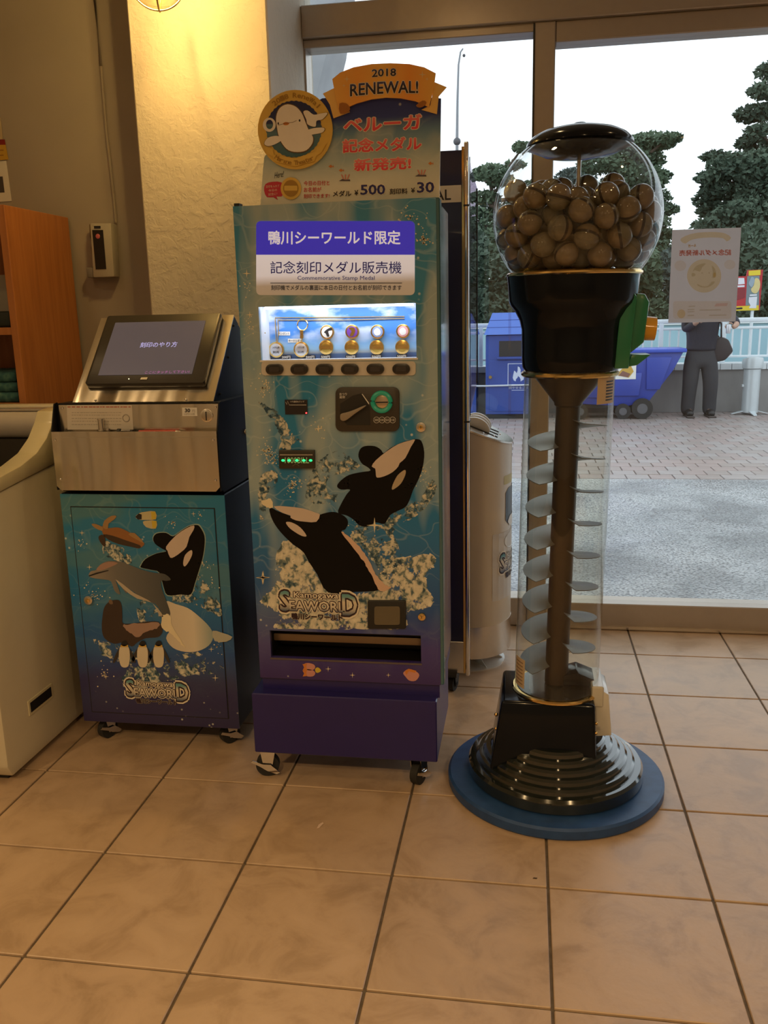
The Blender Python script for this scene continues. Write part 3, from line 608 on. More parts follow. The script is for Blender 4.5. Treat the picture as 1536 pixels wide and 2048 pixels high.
for cc, x, y, r in ((C3, 1223, 478, 34), (C4, 1165, 424, 24)):
    k = disc(FP, x, y, r, cc, 0, .008, 'lock', M_BRASS if cc is C4 else M_STEEL, vm); disc(FP, x, y, r*.5, cc, .008, .0095, 'lock_core', M_BRASS, k); decal(FP, 'key_slot', [(x-2, y-r*.3), (x+2, y-r*.3), (x+2, y+r*.3), (x-2, y+r*.3)], M_INK, k, 25, 1, c=cc)
rc2 = B().prism([FP.at(*FP.uv(C4(*p)), .010) for p in rrect(820, 318, 1064, 498, 10)], (0, .010, 0), .002).done('change_cup', M_BLACK, vm)
B().prism([FP.at(*FP.uv(C4(*p)), .012) for p in rrect(864, 353, 1027, 470, 14)], (0, .002, 0)).done('cup_flap', mat('smoked_flap', (.10, .085, .055), .12, coat=.6), rc2, None)
# vend slot
b = B(); b.box(SX0-.003, SX1+.003, yi-.012, yi-.002, SZ0-.003, SZ1+.003); b.box(SX0-.004, SX0, YFv+th, yi, SZ0, SZ1); b.box(SX1, SX1+.004, YFv+th, yi, SZ0, SZ1); b.box(SX0, SX1, YFv+th, yi, SZ1, SZ1+.003); b.box(SX0, SX1, YFv+th, yi, SZ0-.003, SZ0)
vs_ = b.done('vend_slot', mat('slot_black', (.006, .005, .005), .5), vm, None)
B().box(SX0+.002, SX1-.002, YFv+.03, YFv+.045, SZ0+.042, SZ0+.066, .003).done('slot_flap', mat('bronze_flap', (.20, .14, .09), .35, .6), vs_)
B().box(SX0-.002, SX1+.002, YFv-.003, YFv+.003, SZ0-.006, SZ0-.001).done('slot_lip', mat('lip_grey', (.15, .13, .15), .3, .6), vs_, None)
# --- printed picture
orcab = mat('orca_black_print', (.007, .006, .006), .6, spec=.12); orcaw = mat('orca_white_print', (.62, .52, .46), .5); pink = mat('pink_light_print', (.66, .46, .36), .5)
splash = mottle('splash_print', [(.34, (.02, .07, .12)), (.43, (.20, .26, .25)), (.50, (.60, .58, .49)), (.70, (.80, .77, .65))], 55, .45, (1, 1, .8), distort=.5, detail=10, lace=(24, .38))
splash2 = mottle('spray_print', [(.38, (.015, .06, .11)), (.47, (.14, .22, .25)), (.56, (.56, .56, .48)), (.7, (.72, .70, .60))], 70, .45, distort=.6, detail=10, lace=(30, .46))
star = mat('sparkle_print', (.80, .72, .52), .5)
def drops(pl, cx, cy, r, n, c, parent, seed, rmax=1.6):
    R = random.Random(seed); b = B()
    for i in range(n):
        a = R.uniform(0, 2*PI); q = R.gauss(0, .6)*r; x, y = c(cx+q*math.cos(a), cy+q*math.sin(a)); rr = R.uniform(.4, rmax)
        b.poly([pl.at(*pl.uv(p), .0008) for p in ell(x, y, rr, rr, 6)])
    return b.flat('spray_drops', star, parent)
def twinkle(pl, x, y, r, c, parent):
    x, y = c(x, y); q = []
    for i in range(8):
        a = PI/4*i; k = r if i % 2 == 0 else r*.16; q.append((x+k*math.cos(a), y+k*math.sin(a)))
    decal(pl, 'twinkle', q, star, parent, 3, 1)
art = decal(FP, 'splash_picture', ragged([(230, 60), (290, -60), (380, -10), (450, 90), (540, 230), (640, 285), (760, 280), (870, 240), (900, 130), (980, 60), (1100, 40), (1235, 30), (1240, 100), (1190, 150), (1200, 240), (1240, 330), (1180, 375), (1070, 400), (1060, 500), (840, 505), (600, 505), (250, 500), (225, 470), (260, 420), (200, 370), (130, 330), (200, 250), (250, 180), (260, 110)], 16, 8, 3), splash, vm, 1.12, 1, c=C4)
decal(FP, 'wave_picture', ragged([(400, 940), (430, 820), (520, 700), (640, 650), (720, 700), (780, 760), (700, 800), (560, 850), (560, 960), (640, 960), (620, 1010), (480, 1030), (410, 1000)], 14, 8, 5), splash2, vm, 1.24, 1, c=C3)
decal(FP, 'wave_picture', ragged([(60, 300), (130, 330), (230, 400), (300, 520), (350, 570), (300, 600), (290, 640), (215, 640), (220, 560), (190, 480), (120, 380)], 10, 8, 8), splash2, vm, 1.36, 1, c=C3)
decal(FP, 'wave_picture', ragged([(1000, 1110), (1150, 1030), (1240, 960), (1300, 860), (1330, 900), (1290, 1010), (1180, 1120), (1060, 1180), (1000, 1300), (930, 1280)], 12, 8, 12), splash2, vm, 1.48, 1, c=C3)
decal(FP, 'wave_picture', ragged([(760, 1180), (900, 1170), (1010, 1230), (1090, 1400), (1080, 1500), (960, 1560), (880, 1440), (800, 1330), (720, 1270)], 12, 8, 15), splash2, vm, 1.60, 1, c=C3)
decal(FP, 'wave_picture', ragged([(70, 860), (140, 790), (200, 820), (180, 900), (120, 960), (110, 1120), (70, 1120)], 9, 8, 18), splash2, vm, 1.72, 1, c=C3)
o1 = decal(FP, 'orca_picture', [(1190, 565), (1225, 580), (1245, 660), (1235, 760), (1205, 850), (1165, 930), (1140, 1000), (1110, 1050), (1050, 1080), (1000, 1110), (960, 1170), (900, 1160), (840, 1190), (780, 1180), (740, 1140), (690, 1110), (630, 1090), (650, 1030), (690, 960), (715, 925), (650, 925), (622, 900), (650, 860), (710, 820), (800, 800), (860, 790), (840, 765), (800, 740), (775, 690), (785, 640), (820, 615), (890, 615), (935, 640), (955, 665), (1000, 630), (1080, 590), (1150, 570)], orcab, vm, 2, 3, c=C3)
decal(FP, 'chin_patch', [(1180, 568), (1140, 575), (1060, 600), (980, 650), (900, 715), (870, 760), (895, 775), (900, 820), (910, 840), (960, 830), (1020, 800), (1060, 760), (1070, 735), (1110, 700), (1150, 620)], orcaw, o1, 3, 2, c=C3)
decal(FP, 'eye_patch', [(1110, 785), (1110, 820), (1080, 880), (1040, 915), (1015, 925), (1020, 890), (1050, 830), (1080, 800)], mat('tan_print', (.45, .36, .25), .5), o1, 3, 3, c=C3)
o2 = decal(FP, 'orca_picture', [(140, 1060), (165, 1060), (200, 1080), (280, 1110), (330, 1130), (480, 1130), (500, 1105), (580, 1085), (640, 1095), (690, 1130), (700, 1170), (680, 1210), (655, 1225), (720, 1290), (800, 1380), (860, 1470), (900, 1560), (930, 1640), (760, 1655), (560, 1660), (480, 1530), (420, 1440), (380, 1370), (300, 1310), (220, 1230), (170, 1160), (145, 1100)], orcab, vm, 3, 3, c=C3)
decal(FP, 'chin_patch', [(170, 1045), (260, 1045), (380, 1060), (470, 1090), (500, 1105), (475, 1155), (400, 1155), (330, 1145), (290, 1125), (290, 1110), (230, 1090)], orcaw, o2, 4, 2, c=C3)
decal(FP, 'eye_patch', [(258, 1158), (300, 1160), (360, 1195), (405, 1255), (370, 1255), (310, 1220), (275, 1190)], orcaw, o2, 4, 3, c=C3)
decal(FP, 'back_light', ragged([(655, 1230), (700, 1255), (780, 1330), (850, 1430), (900, 1530), (960, 1600), (1010, 1625), (930, 1650), (890, 1580), (830, 1470), (760, 1370)], 7, 6, 2), pink, o2, 4, 1, c=C3)
decal(FP, 'snout_splash', ragged([(78, 1010), (120, 995), (150, 990), (165, 1050), (135, 1055), (100, 1040)], 8, 6, 4), star, o2, 4, 1, c=C3)
for x, y, r, n, sd in ((130, 640, 70, 50, 51), (180, 720, 60, 40, 52), (120, 180, 80, 40, 53), (300, 900, 60, 40, 54), (500, 480, 120, 16, 55), (1290, 900, 40, 30, 56), (150, 680, 90, 40, 1), (310, 880, 70, 30, 2), (1240, 800, 60, 24, 3), (1000, 1480, 70, 30, 4), (90, 200, 60, 24, 5), (700, 880, 40, 10, 6), (760, 1150, 40, 20, 7), (1150, 900, 50, 12, 8), (250, 1500, 90, 20, 9)):
    drops(FP, x, y, r, n, C3, vm, sd)
drops(FP, 1180, 120, 90, 40, C2, vm, 11, 2.2); drops(FP, 1270, 260, 70, 40, C2, vm, 12, 2.2); drops(FP, 120, 830, 70, 20, C2, vm, 13); drops(FP, 110, 560, 60, 14, C2, vm, 14)
for x, y, r, cc in ((490, 490, 9, C3), (890, 1180, 16, C3), (490, 1130, 8, C3), (90, 1555, 14, C3), (150, 175, 14, C4), (565, 760, 6, C4), (720, 800, 6, C4), (110, 480, 9, C2), (130, 750, 8, C2), (950, 800, 5, C4)): twinkle(FP, x, y, r, cc, vm)
fishm = mat('orange_fish_print', (.62, .22, .04), .5); fishp = mat('pink_fish_print', (.60, .28, .24), .5); fishy = mat('yellow_fish_print', (.62, .48, .05), .5)
for dx, dy in ((0, 0), (0, 40)):
    f = decal(FP, 'fish_picture', [(405, 735+dy), (430, 722+dy), (470, 730+dy), (482, 750+dy), (465, 768+dy), (425, 765+dy)], fishp, vm, 3, 3, c=C4); decal(FP, 'fish_tail', [(400, 730+dy), (430, 725+dy), (425, 745+dy), (430, 765+dy), (402, 768+dy), (412, 748+dy)], fishm, f, 4, 1, c=C4)
decal(FP, 'fish_picture', [(482, 760), (500, 750), (520, 770), (500, 785), (485, 780)], fishy, vm, 3, 3, c=C4)
f = decal(FP, 'fish_picture', [(1045, 785), (1080, 760), (1125, 775), (1148, 800), (1125, 835), (1085, 835), (1060, 810)], fishp, vm, 3, 3, c=C4); decal(FP, 'fish_tail', [(1055, 775), (1080, 758), (1130, 772), (1120, 785), (1080, 775), (1065, 800)], fishm, f, 4, 1, c=C4)
# --- park logo, used on three things: fn(s,t) places the logo box
logo_fill = grad_mat('logo_fill', [(0, (.05, .10, .18)), (.3, (.55, .50, .42)), (.62, (.70, .62, .48)), (.85, (.16, .34, .36)), (1, (.10, .30, .34))]); logo_dark = mat('logo_dark', (.03, .012, .02), .5); logo_white = mat('logo_white', (.78, .72, .60), .5); logo_fill2 = grad_mat('logo_fill_small', [(0, (.06, .10, .18)), (.35, (.60, .54, .46)), (1, (.72, .66, .55))])
def logo(place, parent, k=.0004):
    """place(s,t,h): box coords (t up) and height above the surface"""
    L_ = []
    def put(body, x0, y0, x1, y1, fill, offs):
        fn = lambda s, t, h: place((x0+(x1-x0)*s-140)/1210, 1-((y1+(y0-y1)*t)-165)/455, h)
        for i, (o_, m_) in enumerate(((offs[0], logo_white), (offs[1], logo_dark), (offs[2], fill))):
            lettering(lambda s, t: fn(s, t, k*(1+i)), body, m_, parent, o_, offs[2], 'logo_lettering')
    put('S', 170, 190, 325, 478, logo_fill, (.15, .085, .02)); put('D', 1105, 215, 1325, 512, logo_fill, (.15, .085, .02))
    put('EAWORL', 312, 325, 1140, 470, logo_fill2, (.15, .085, .02)); put('Kamogawa', 388, 198, 1052, 308, logo_white, (.16, .10, .015)); put('鴨川シーワールド', 342, 503, 1108, 590, logo_dark, (.09, .06, .012))
def plane_logo(pl, x0, y0, x1, y1, parent, lay=5):
    a = pl.uv((x0, y1)); c = pl.uv((x1, y0))
    logo(lambda s, t, h: pl.at(a[0]+(c[0]-a[0])*s, a[1]+(c[1]-a[1])*t, lay*.0004+h), parent)
plane_logo(FP, 558, 1181, 717, 1241, vm)
# --- base
basem = mat('dark_violet_base', (.016, .011, .13), .35, coat=.15)
B().box(X0+.004, X1-.004, YFv+.01, YBk, .30, ZB+.001).done('plinth', basem, vm, None)
B().box(X0-.022, X1-.010, .800, YBk-.01, .108, .305, .003, 1).done('base_box', basem, vm, None)
def caster(x, y, parent, r=.036, top=.108, ang=0., brake=True, m=M_CHROME):
    c = V((x, y, 0)); d = V((math.cos(ang), math.sin(ang), 0)); n = V((-d.y, d.x, 0))
    k = B().cyl(c+n*-.012+V((0, 0, r)), c+n*.012+V((0, 0, r)), r, seg=24).done('caster_wheel', M_RUBBER, parent)
    f = B(); f.box(x-.028, x+.028, y-.028, y+.028, top-.006, top)
    for s in (-1, 1):
        p = c+n*(s*.017); f.prism([p+d*-.022+V((0, 0, top-.006)), p+d*.030+V((0, 0, top-.006)), p+d*.014+V((0, 0, r-.010)), p+d*-.010+V((0, 0, r-.010))], n*.002*s)
    f.cyl(c+n*-.021+V((0, 0, r)), c+n*.021+V((0, 0, r)), .006, seg=12); f.done('caster_fork', m, k)
    if brake:
        p = c+n*-.022
        B().prism([p+d*-.044+V((0, 0, r+.024)), p+d*-.012+V((0, 0, r+.010)), p+d*.012+V((0, 0, r+.008)), p+d*.04+V((0, 0, r-.018)), p+d*.03+V((0, 0, r-.024)), p+d*.0+V((0, 0, r-.012)), p+d*-.02+V((0, 0, r+.002)), p+d*-.05+V((0, 0, r+.018))], n*-.003).done('brake_lever', m, k)
    return k
caster(-1.268, .862, vm, .037, .108, .15); caster(-.785, .866, vm, .037, .108, 1.2); caster(-1.262, 1.13, vm, .037, .108, .4); caster(-.79, 1.13, vm, .037, .108, .1)

# ================================================================ advertising board on top of the machine
C1 = crop(480, 100, 3.413); AY = .862; AP = YP(AY)
ad = thing('advertising_board', (-.95, AY+.01, ZT), 'shaped cardboard sign with gold beluga medal and orange ribbon on top of machine', 'sign')
adm = sea_mat('sign_sea_print', .0, .25, [(0, (.84, .80, .66)), (.18, (.78, .78, .66)), (.45, (.36, .50, .52)), (.7, (.14, .27, .40)), (.84, (.03, .05, .24)), (1, (.02, .03, .20))], [(0, (.6, .6, .6)), (.7, (.5, .5, .5)), (.85, (0, 0, 0)), (1, (0, 0, 0))], (.58, .62, .54), (.72, .76, .66), rough=.5, coat=0, pscale=(9, 1, 7))
brd = [(140, 1062), (1362, 1022), (1372, 330), (900, 300), (560, 330), (300, 500), (165, 735), (150, 900)]
B().prism([(lambda q: V((q.x, q.y, max(q.z, ZT+.001))))(AP.at(*AP.uv(C1(*p)))) for p in brd], (0, .006, 0)).done('board', adm, ad, None)
B().prism([AP.at(*AP.uv(C1(*p)), -.02) for p in ((500, 1020), (1000, 1010), (1000, 700), (500, 720))], (0, .004, 0)).done('easel_back', mat('card_back', (.4, .36, .3), .8), ad, None)
rib = grad_mat('ribbon_orange', [(0, (.90, .50, .10)), (.25, (.94, .42, .07)), (.5, (.95, .55, .11)), (.75, (.94, .38, .06)), (1, (.90, .52, .10))], 0); ribd = mat('ribbon_fold', (.40, .15, .02), .5); ribl = mat('ribbon_tail', (.90, .58, .16), .5)
decal_solid = lambda name, pts, m, parent, k, th=.003, sm=1: B().prism([AP.at(*AP.uv(C1(*p)), k) for p in (smooth_loop(pts, sm) if sm > 1 else pts)], (0, th, 0)).done(name, m, parent, None)
decal_solid('ribbon_tail', [(568, 300), (645, 262), (700, 350), (752, 425), (640, 468), (615, 375)], ribl, ad, .004)
decal_solid('ribbon_tail', [(1330, 222), (1412, 256), (1357, 318), (1345, 440), (1240, 410), (1300, 380)], ribl, ad, .004)
rb_ = decal_solid('ribbon', [(635, 205), (690, 160), (780, 125), (900, 103), (1030, 97), (1160, 103), (1260, 125), (1338, 165), (1326, 260), (1292, 395), (1200, 355), (1100, 335), (1000, 330), (900, 342), (800, 370), (745, 395), (680, 425), (655, 310)], rib, ad, .010, .005)
decal_solid('ribbon_curl', [(685, 372), (730, 372), (756, 400), (745, 428), (690, 440)], ribd, rb_, .012, .003, 2); decal_solid('ribbon_curl', [(1205, 385), (1250, 352), (1275, 362), (1265, 385), (1230, 400)], ribd, rb_, .012, .003, 2)
def arch(x0, x1, y0, y1, sag, slope, k, c=C1, pl=AP):
    def fn(s, t):
        x = x0+(x1-x0)*s; y = y1+(y0-y1)*t+sag*(2*s-1)**2+slope*(s-.5); return pl.at(*pl.uv(c(x, y)), k)
    return fn
M_CREAM = mat('cream_print', (.88, .80, .62), .5)
for body, x0, x1, y0, y1, sag, sl in (('2018', 905, 1070, 135, 188, 2, -8), ('RENEWAL!', 757, 1220, 222, 306, 8, -22)):
    lettering(arch(x0, x1, y0, y1, sag, sl, .0108), body, M_CREAM, rb_, .06, .02); lettering(arch(x0, x1, y0, y1, sag, sl, .0114), body, grad_mat('dark_title', [(0, (.03, .02, .02)), (.6, (.03, .02, .04)), (1, (.05, .06, .20))]), rb_, .02, .02)
for x, y, r in ((735, 205, 7), (1248, 175, 8), (1280, 205, 4), (715, 250, 4)):
    x_, y_ = C1(x, y); q = [(x_+(r if i % 2 == 0 else r*.2)*math.cos(PI/4*i), y_+(r if i % 2 == 0 else r*.2)*math.sin(PI/4*i)) for i in range(8)]; decal(AP, 'twinkle', q, mat('pale_gold_print', (.85, .65, .32), .5), rb_, 27, 1)
titler = grad_mat('red_title', [(0, (.80, .03, .06)), (.5, (.86, .11, .12)), (1, (.88, .26, .24))])
for body, x0, y0, x1, y1, sl in (('ベルーガ', 708, 462, 1240, 566, -26), ('記念メダル', 700, 608, 1240, 704, -20), ('新発売!', 780, 744, 1168, 830, -16)):
    write(AP, body, x0, y0, x1, y1, M_CREAM, ad, .075, 2, sl, C1, base=.03); write(AP, body, x0, y0, x1, y1, titler, ad, .03, 4, sl, C1)
for body, x0, y0, x1, y1, sl in (('今日の日付と', 436, 895, 612, 928, -4), ('お名前が', 436, 938, 556, 972, -3), ('刻印できます!', 436, 984, 612, 1014, -4)): write(AP, body, x0, y0, x1, y1, M_RED, ad, .016, 4, sl, C1)
for body, x0, y0, x1, y1 in (('メダル', 634, 962, 760, 1002), ('¥', 782, 958, 808, 994), ('500', 822, 920, 992, 990), ('刻印料', 1022, 946, 1144, 986), ('¥', 1168, 942, 1194, 978), ('30', 1208, 902, 1326, 976)):
    write(AP, body, x0, y0, x1, y1, M_CREAM, ad, .07, 2, -3, C1, base=.025); write(AP, body, x0, y0, x1, y1, M_NAVYINK if body in ('500', '30') else M_INK, ad, .025, 4, -3, C1)
write(AP, 'Here!', 236, 836, 300, 878, M_INK, ad, .0, 4, -12, C1, shear=.2)
decal(AP, 'speech_bubble', [(165, 960), (175, 915), (225, 900), (285, 905), (300, 960), (285, 1000), (250, 1000), (260, 1025), (228, 1005), (185, 1005)], mat('bubble_red', (.58, .03, .06), .5), ad, 3, 2, c=C1)
for body, y in (('日付を入れて', 925), ('今日の', 952), ('記念に!', 978)): write(AP, body, 180 if y == 925 else 195, y, 270 if y == 925 else 255, y+18, M_CREAM, ad, .0, 5, -6, C1)
goldp = mat('gold_print', (.78, .52, .10), .35, .15, coat=.3); goldd = mat('gold_shade_print', (.40, .22, .03), .4, .2)
cn = decal_solid('small_coin', ell(350, 946, 70, 76, 28), goldp, ad, .004); decal(AP, 'coin_inner', ell(350, 946, 52, 57, 24), goldd, cn, 12, 1, c=C1); decal(AP, 'coin_bar', rrect(305, 928, 395, 962, 6), goldp, cn, 13, 1, c=C1)
md = decal_solid('medal_cutout', ell(383, 548, 254, 270, 48), goldp, ad, .010, .006)
decal(AP, 'medal_edge', ell(383, 548, 254, 270, 48)+ell(383, 548, 246, 262, 48)[::-1], goldd, md, 27, 1, c=C1) if False else None
navy = grad_mat('medal_water', [(0, (.05, .14, .17)), (.45, (.10, .20, .24)), (.6, (.02, .03, .12)), (1, (.015, .02, .10))])
decal(AP, 'medal_centre', [(375+188*math.cos(a)*(1+.012*((i % 2)*2-1)), 545+192*math.sin(a)*(1+.012*((i % 2)*2-1))) for i, a in enumerate([2*PI*j/72 for j in range(72)])], navy, md, 27, 1, c=C1)
white = mat('beluga_white_print', (.90, .86, .78), .5)
BEL = dict(body=[(265, 430), (290, 395), (335, 378), (390, 395), (430, 440), (455, 500), (480, 560), (505, 600), (500, 645), (460, 690), (400, 702), (340, 690), (300, 650), (275, 600), (262, 540), (255, 480)],
    tail=[(440, 430), (470, 420), (510, 448), (560, 440), (605, 437), (570, 480), (530, 490), (522, 530), (470, 515), (460, 480)], fin_r=[(455, 560), (510, 540), (580, 538), (572, 568), (510, 582), (470, 585)], fin_l=[(175, 645), (200, 605), (260, 592), (300, 612), (262, 642), (205, 662)])
edge = mat('brown_outline', (.14, .08, .03), .5)
def beluga(pl, mapf, parent, mw, me_, mk, lay, eyes=True):
    cx = lambda pts, g: [mapf(sum(q[0] for q in pts)/len(pts)+(p[0]-sum(q[0] for q in pts)/len(pts))*g, sum(q[1] for q in pts)/len(pts)+(p[1]-sum(q[1] for q in pts)/len(pts))*g) for p in pts]
    for q_, k_ in enumerate(('tail', 'fin_r', 'fin_l', 'body')):
        if me_: decal(pl, 'beluga_outline', cx(BEL[k_], 1.045), me_, parent, lay+.15*q_, 3)
    for q_, k_ in enumerate(('tail', 'fin_r', 'fin_l', 'body')): decal(pl, 'beluga_'+k_.replace('_r', '').replace('_l', ''), cx(BEL[k_], 1.), mw, parent, lay+1+.15*q_, 3)
    if eyes:
        for x, y, rx, ry in ((270, 508, 5, 9), (415, 488, 6, 9)): decal(pl, 'eye', [mapf(*p) for p in ell(x, y, rx, ry, 10)], mk, parent, lay+2, 1)
        decal(pl, 'mouth', [mapf(*p) for p in ((302, 508), (320, 498), (345, 505), (335, 518), (312, 520))], fishm, parent, lay+2, 2)
        q = [(270, 520), (300, 512), (330, 505), (370, 500), (395, 488)]; B().tube([pl.at(*pl.uv(mapf(*p)), (lay+2.5)*.0004) for p in q], .0005, 5).done('smile', edge, parent)
rg = ell(208, 516, 44, 48, 24); decal(AP, 'bubble_ring', rg, white, md, 28, 1, c=C1); decal(AP, 'bubble_hole', ell(210, 514, 24, 32, 20), navy, md, 29, 1, c=C1)
beluga(AP, C1, md, white, edge, M_INK, 30)
decal(AP, 'medal_scroll', [(170, 660), (235, 680), (240, 720), (380, 745), (525, 700), (530, 665), (600, 640), (560, 710), (530, 725), (515, 765), (385, 800), (240, 765), (235, 735), (195, 715)], goldp, md, 33, 1, c=C1)
def arc_text(pl, body, cx, cy, rx, ry, a0, a1, h, m, parent, k, c, inside=False):
    n = len(body)
    for i, ch in enumerate(body):
        if ch == ' ': continue
        a = a0+(a1-a0)*i/(n-1); x = cx+rx*math.cos(a); y = cy-ry*math.sin(a); d = (a-PI/2 if not inside else a+PI/2); wd = h*(.75 if ch.islower() else .85); hh = h*(.72 if ch in 'aenrimoc' else 1)
        if ch in 'il': wd *= .4
        if ch in 'wm': wd *= 1.3
        def fn(s, t, x=x, y=y, d=d, wd=wd, hh=hh):
            u = (s-.5)*wd; v = t*hh-h*.5; X = x+u*math.cos(d)-v*math.sin(d); Y = y-(u*math.sin(d)+v*math.cos(d)); return pl.at(*pl.uv(c(X, Y)), k)
        lettering(fn, ch, m, parent, .01, .01)
arc_text(AP, '2018 Renewal', 383, 548, 218, 232, PI*.72, PI*.24, 34, goldd, md, .0112, C1)
arc_text(AP, 'Marine Theater', 383, 520, 240, 255, PI*1.33, PI*1.66, 30, goldd, md, .0140, C1, True)
for x, y, s in ((720, 880, 1), (1240, 848, 1)):
    decal(AP, 'coral_rock', [(x-45, y+15), (x-20, y), (x, y+6), (x+30, y+4), (x+34, y+16)], mat('rock_print', (.10, .08, .10), .5), ad, 3, 1, c=C1)
    for dx in (-12, 0, 12): decal(AP, 'coral', [(x+dx-3, y+4), (x+dx*2.2-4, y-30), (x+dx*2.2+4, y-30), (x+dx+4, y+4)], mat('coral_print', (.65, .22, .16), .5), ad, 4, 1, c=C1)
for x, y in ((690, 822), (1300, 775), (620, 795)): decal(AP, 'fish_picture', [(x-16, y), (x, y-12), (x+14, y), (x+20, y-9), (x+20, y+9), (x+12, y+2), (x, y+11)], fishm, ad, 3, 1, c=C1)
# ================================================================ medal stamping kiosk
C5 = crop(100, 620, 3.84); C6 = crop(100, 970, 3.657); C9 = crop(100, 780, 4.2667)
KX0, KX1, KY, KB = -1.955, -1.400, .985, 1.46
ki = thing('stamping_kiosk', (-1.68, 1.2, 0), 'teal stamping kiosk with tilted touch screen, steel tray and sea animals print', 'kiosk')
KP = YP(KY)
kfront = sea_mat('kiosk_front_print', .09, .88, [(0, (.025, .02, .09)), (.2, (.03, .03, .13)), (.34, (.012, .085, .32)), (.6, (.012, .17, .40)), (1, (.02, .22, .43))], [(0, (0, 0, 0)), (.3, (.1, .1, .1)), (.6, (.45, .45, .45)), (1, (.7, .7, .7))], (.10, .24, .26), (.30, .46, .42), pscale=(4, 1, 9))
kside = mat('kiosk_dark_side', (.008, .012, .03), .5, spec=.25)
B().box(KX0, KX1, KY+.004, KB, .088, .885, .003, 1).done('cabinet', kside, ki)
B().box(KX0, KX1, KY, KY+.0045, .088, .883).done('front_print', kfront, ki, None)
# door outlined by black strips that paint in its shadow gap
dl = [KP.uv(C6(*p)) for p in ((156, 164), (1200, 172), (1296, 1664), (282, 1625))]
du0, du1, dv0, dv1 = dl[0][0], dl[1][0], .125, (dl[0][1]+dl[1][1])/2
g = M_INK
for x0, x1, z0, z1 in ((du0-.003, du1+.003, dv1, dv1+.003), (du0-.003, du1+.003, dv0-.003, dv0), (du0-.003, du0, dv0, dv1), (du1, du1+.003, dv0, dv1)): B().box(x0, x1, KY-.0008, KY+.001, z0, z1).done('door_gap_shade', g, ki, None)
kd = B().box(du0, du1, KY-.003, KY+.001, dv0, dv1, .0008, 1).done('door', kfront, ki, None)
DP = YP(KY-.0034)
orb = [(1075, 292), (1100, 310), (1130, 370), (1130, 450), (1115, 540), (1085, 640), (1060, 720), (1030, 800), (960, 800), (860, 805), (830, 740), (800, 640), (740, 620), (670, 605), (665, 590), (700, 540), (780, 500), (850, 485), (820, 465), (770, 430), (755, 390), (780, 355), (850, 350), (900, 375), (960, 335), (1020, 300)]
glow = mat('pale_glow_print', (.30, .42, .40), .5)
decal(DP, 'glow_outline', [(605+(x-905)*1.03+300, 560+(y-560)*1.03) for x, y in orb], glow, kd, 1, 3, c=C6)
decal(DP, 'splash_picture', ragged([(290, 1150), (350, 1130), (500, 1180), (700, 1240), (900, 1240), (1080, 1225), (1190, 1280), (1270, 1330), (1230, 1370), (1000, 1400), (850, 1440), (600, 1500), (520, 1420), (560, 1360), (420, 1260), (300, 1210)], 14, 8, 21), splash2, kd, 1.22, 1, c=C6)
decal(DP, 'splash_picture', ragged([(860, 800), (960, 795), (1040, 790), (1090, 660), (1150, 740), (1235, 860), (1250, 960), (1120, 900), (1000, 860), (880, 850)], 12, 8, 22), splash2, kd, 1.34, 1, c=C6)
decal(DP, 'splash_picture', ragged([(400, 410), (480, 440), (560, 480), (600, 560), (560, 580), (480, 550), (390, 500)], 10, 8, 23), splash2, kd, 1.46, 1, c=C6)
decal(DP, 'splash_picture', ragged([(640, 880), (700, 840), (780, 880), (800, 980), (660, 1000)], 10, 8, 24), splash2, kd, 1.58, 1, c=C6)
o = decal(DP, 'orca_picture', orb, orcab, kd, 2, 3, c=C6)
decal(DP, 'chin_patch', [(1055, 295), (1000, 315), (920, 370), (850, 450), (860, 480), (880, 530), (910, 525), (960, 490), (1000, 450), (1020, 380), (1050, 330)], orcaw, kd, 3, 2, c=C6)
decal(DP, 'eye_patch', [(1035, 475), (1040, 510), (1010, 570), (985, 595), (975, 570), (990, 510)], orcaw, kd, 3, 3, c=C6)
decal(DP, 'beluga_picture', [(850, 850), (920, 870), (1010, 900), (1090, 960), (1170, 1040), (1195, 1110), (1160, 1175), (1080, 1215), (990, 1220), (900, 1190), (850, 1120), (880, 1050), (860, 940)], grad_mat('beluga_print', [(0, (.62, .56, .46)), (.6, (.72, .66, .55)), (1, (.30, .40, .40))], 0), kd, 2.2, 3, c=C6)
decal(DP, 'beluga_picture', [(1190, 1065), (1260, 1080), (1335, 1110), (1290, 1145), (1205, 1140)], mat('pale_tail_print', (.45, .46, .40), .5), kd, 2.4, 2, c=C6)
sea_lion = [(400, 890), (440, 850), (500, 840), (525, 880), (530, 960), (535, 1010), (600, 1012), (700, 1000), (795, 1000), (825, 1060), (795, 1110), (700, 1120), (640, 1150), (600, 1180), (540, 1150), (470, 1160), (400, 1120), (380, 1050), (385, 960)]
decal(DP, 'sea_lion_picture', sea_lion, mat('sea_lion_print', (.045, .028, .022), .5), kd, 3, 3, c=C6); decal(DP, 'sea_lion_light', ragged([(545, 1022), (640, 1012), (790, 1004), (790, 1040), (700, 1075), (640, 1110), (560, 1060)], 8, 6, 3), mat('sea_lion_light_print', (.36, .24, .20), .5), kd, 4, 1, c=C6)
decal(DP, 'ear', [(430, 845), (452, 838), (462, 868), (440, 870)], mat('sea_lion_ear_print', (.18, .12, .08), .5), kd, 4, 2, c=C6)
dol = [(285, 665), (300, 630), (340, 620), (370, 580), (430, 555), (520, 560), (600, 590), (680, 620), (760, 640), (840, 650), (885, 690), (850, 700), (815, 700), (820, 760), (850, 840), (880, 930), (870, 955), (830, 965), (805, 910), (770, 868), (720, 850), (640, 800), (580, 760), (560, 790), (520, 740), (480, 690), (515, 795), (475, 775), (448, 705), (400, 690), (330, 682)]
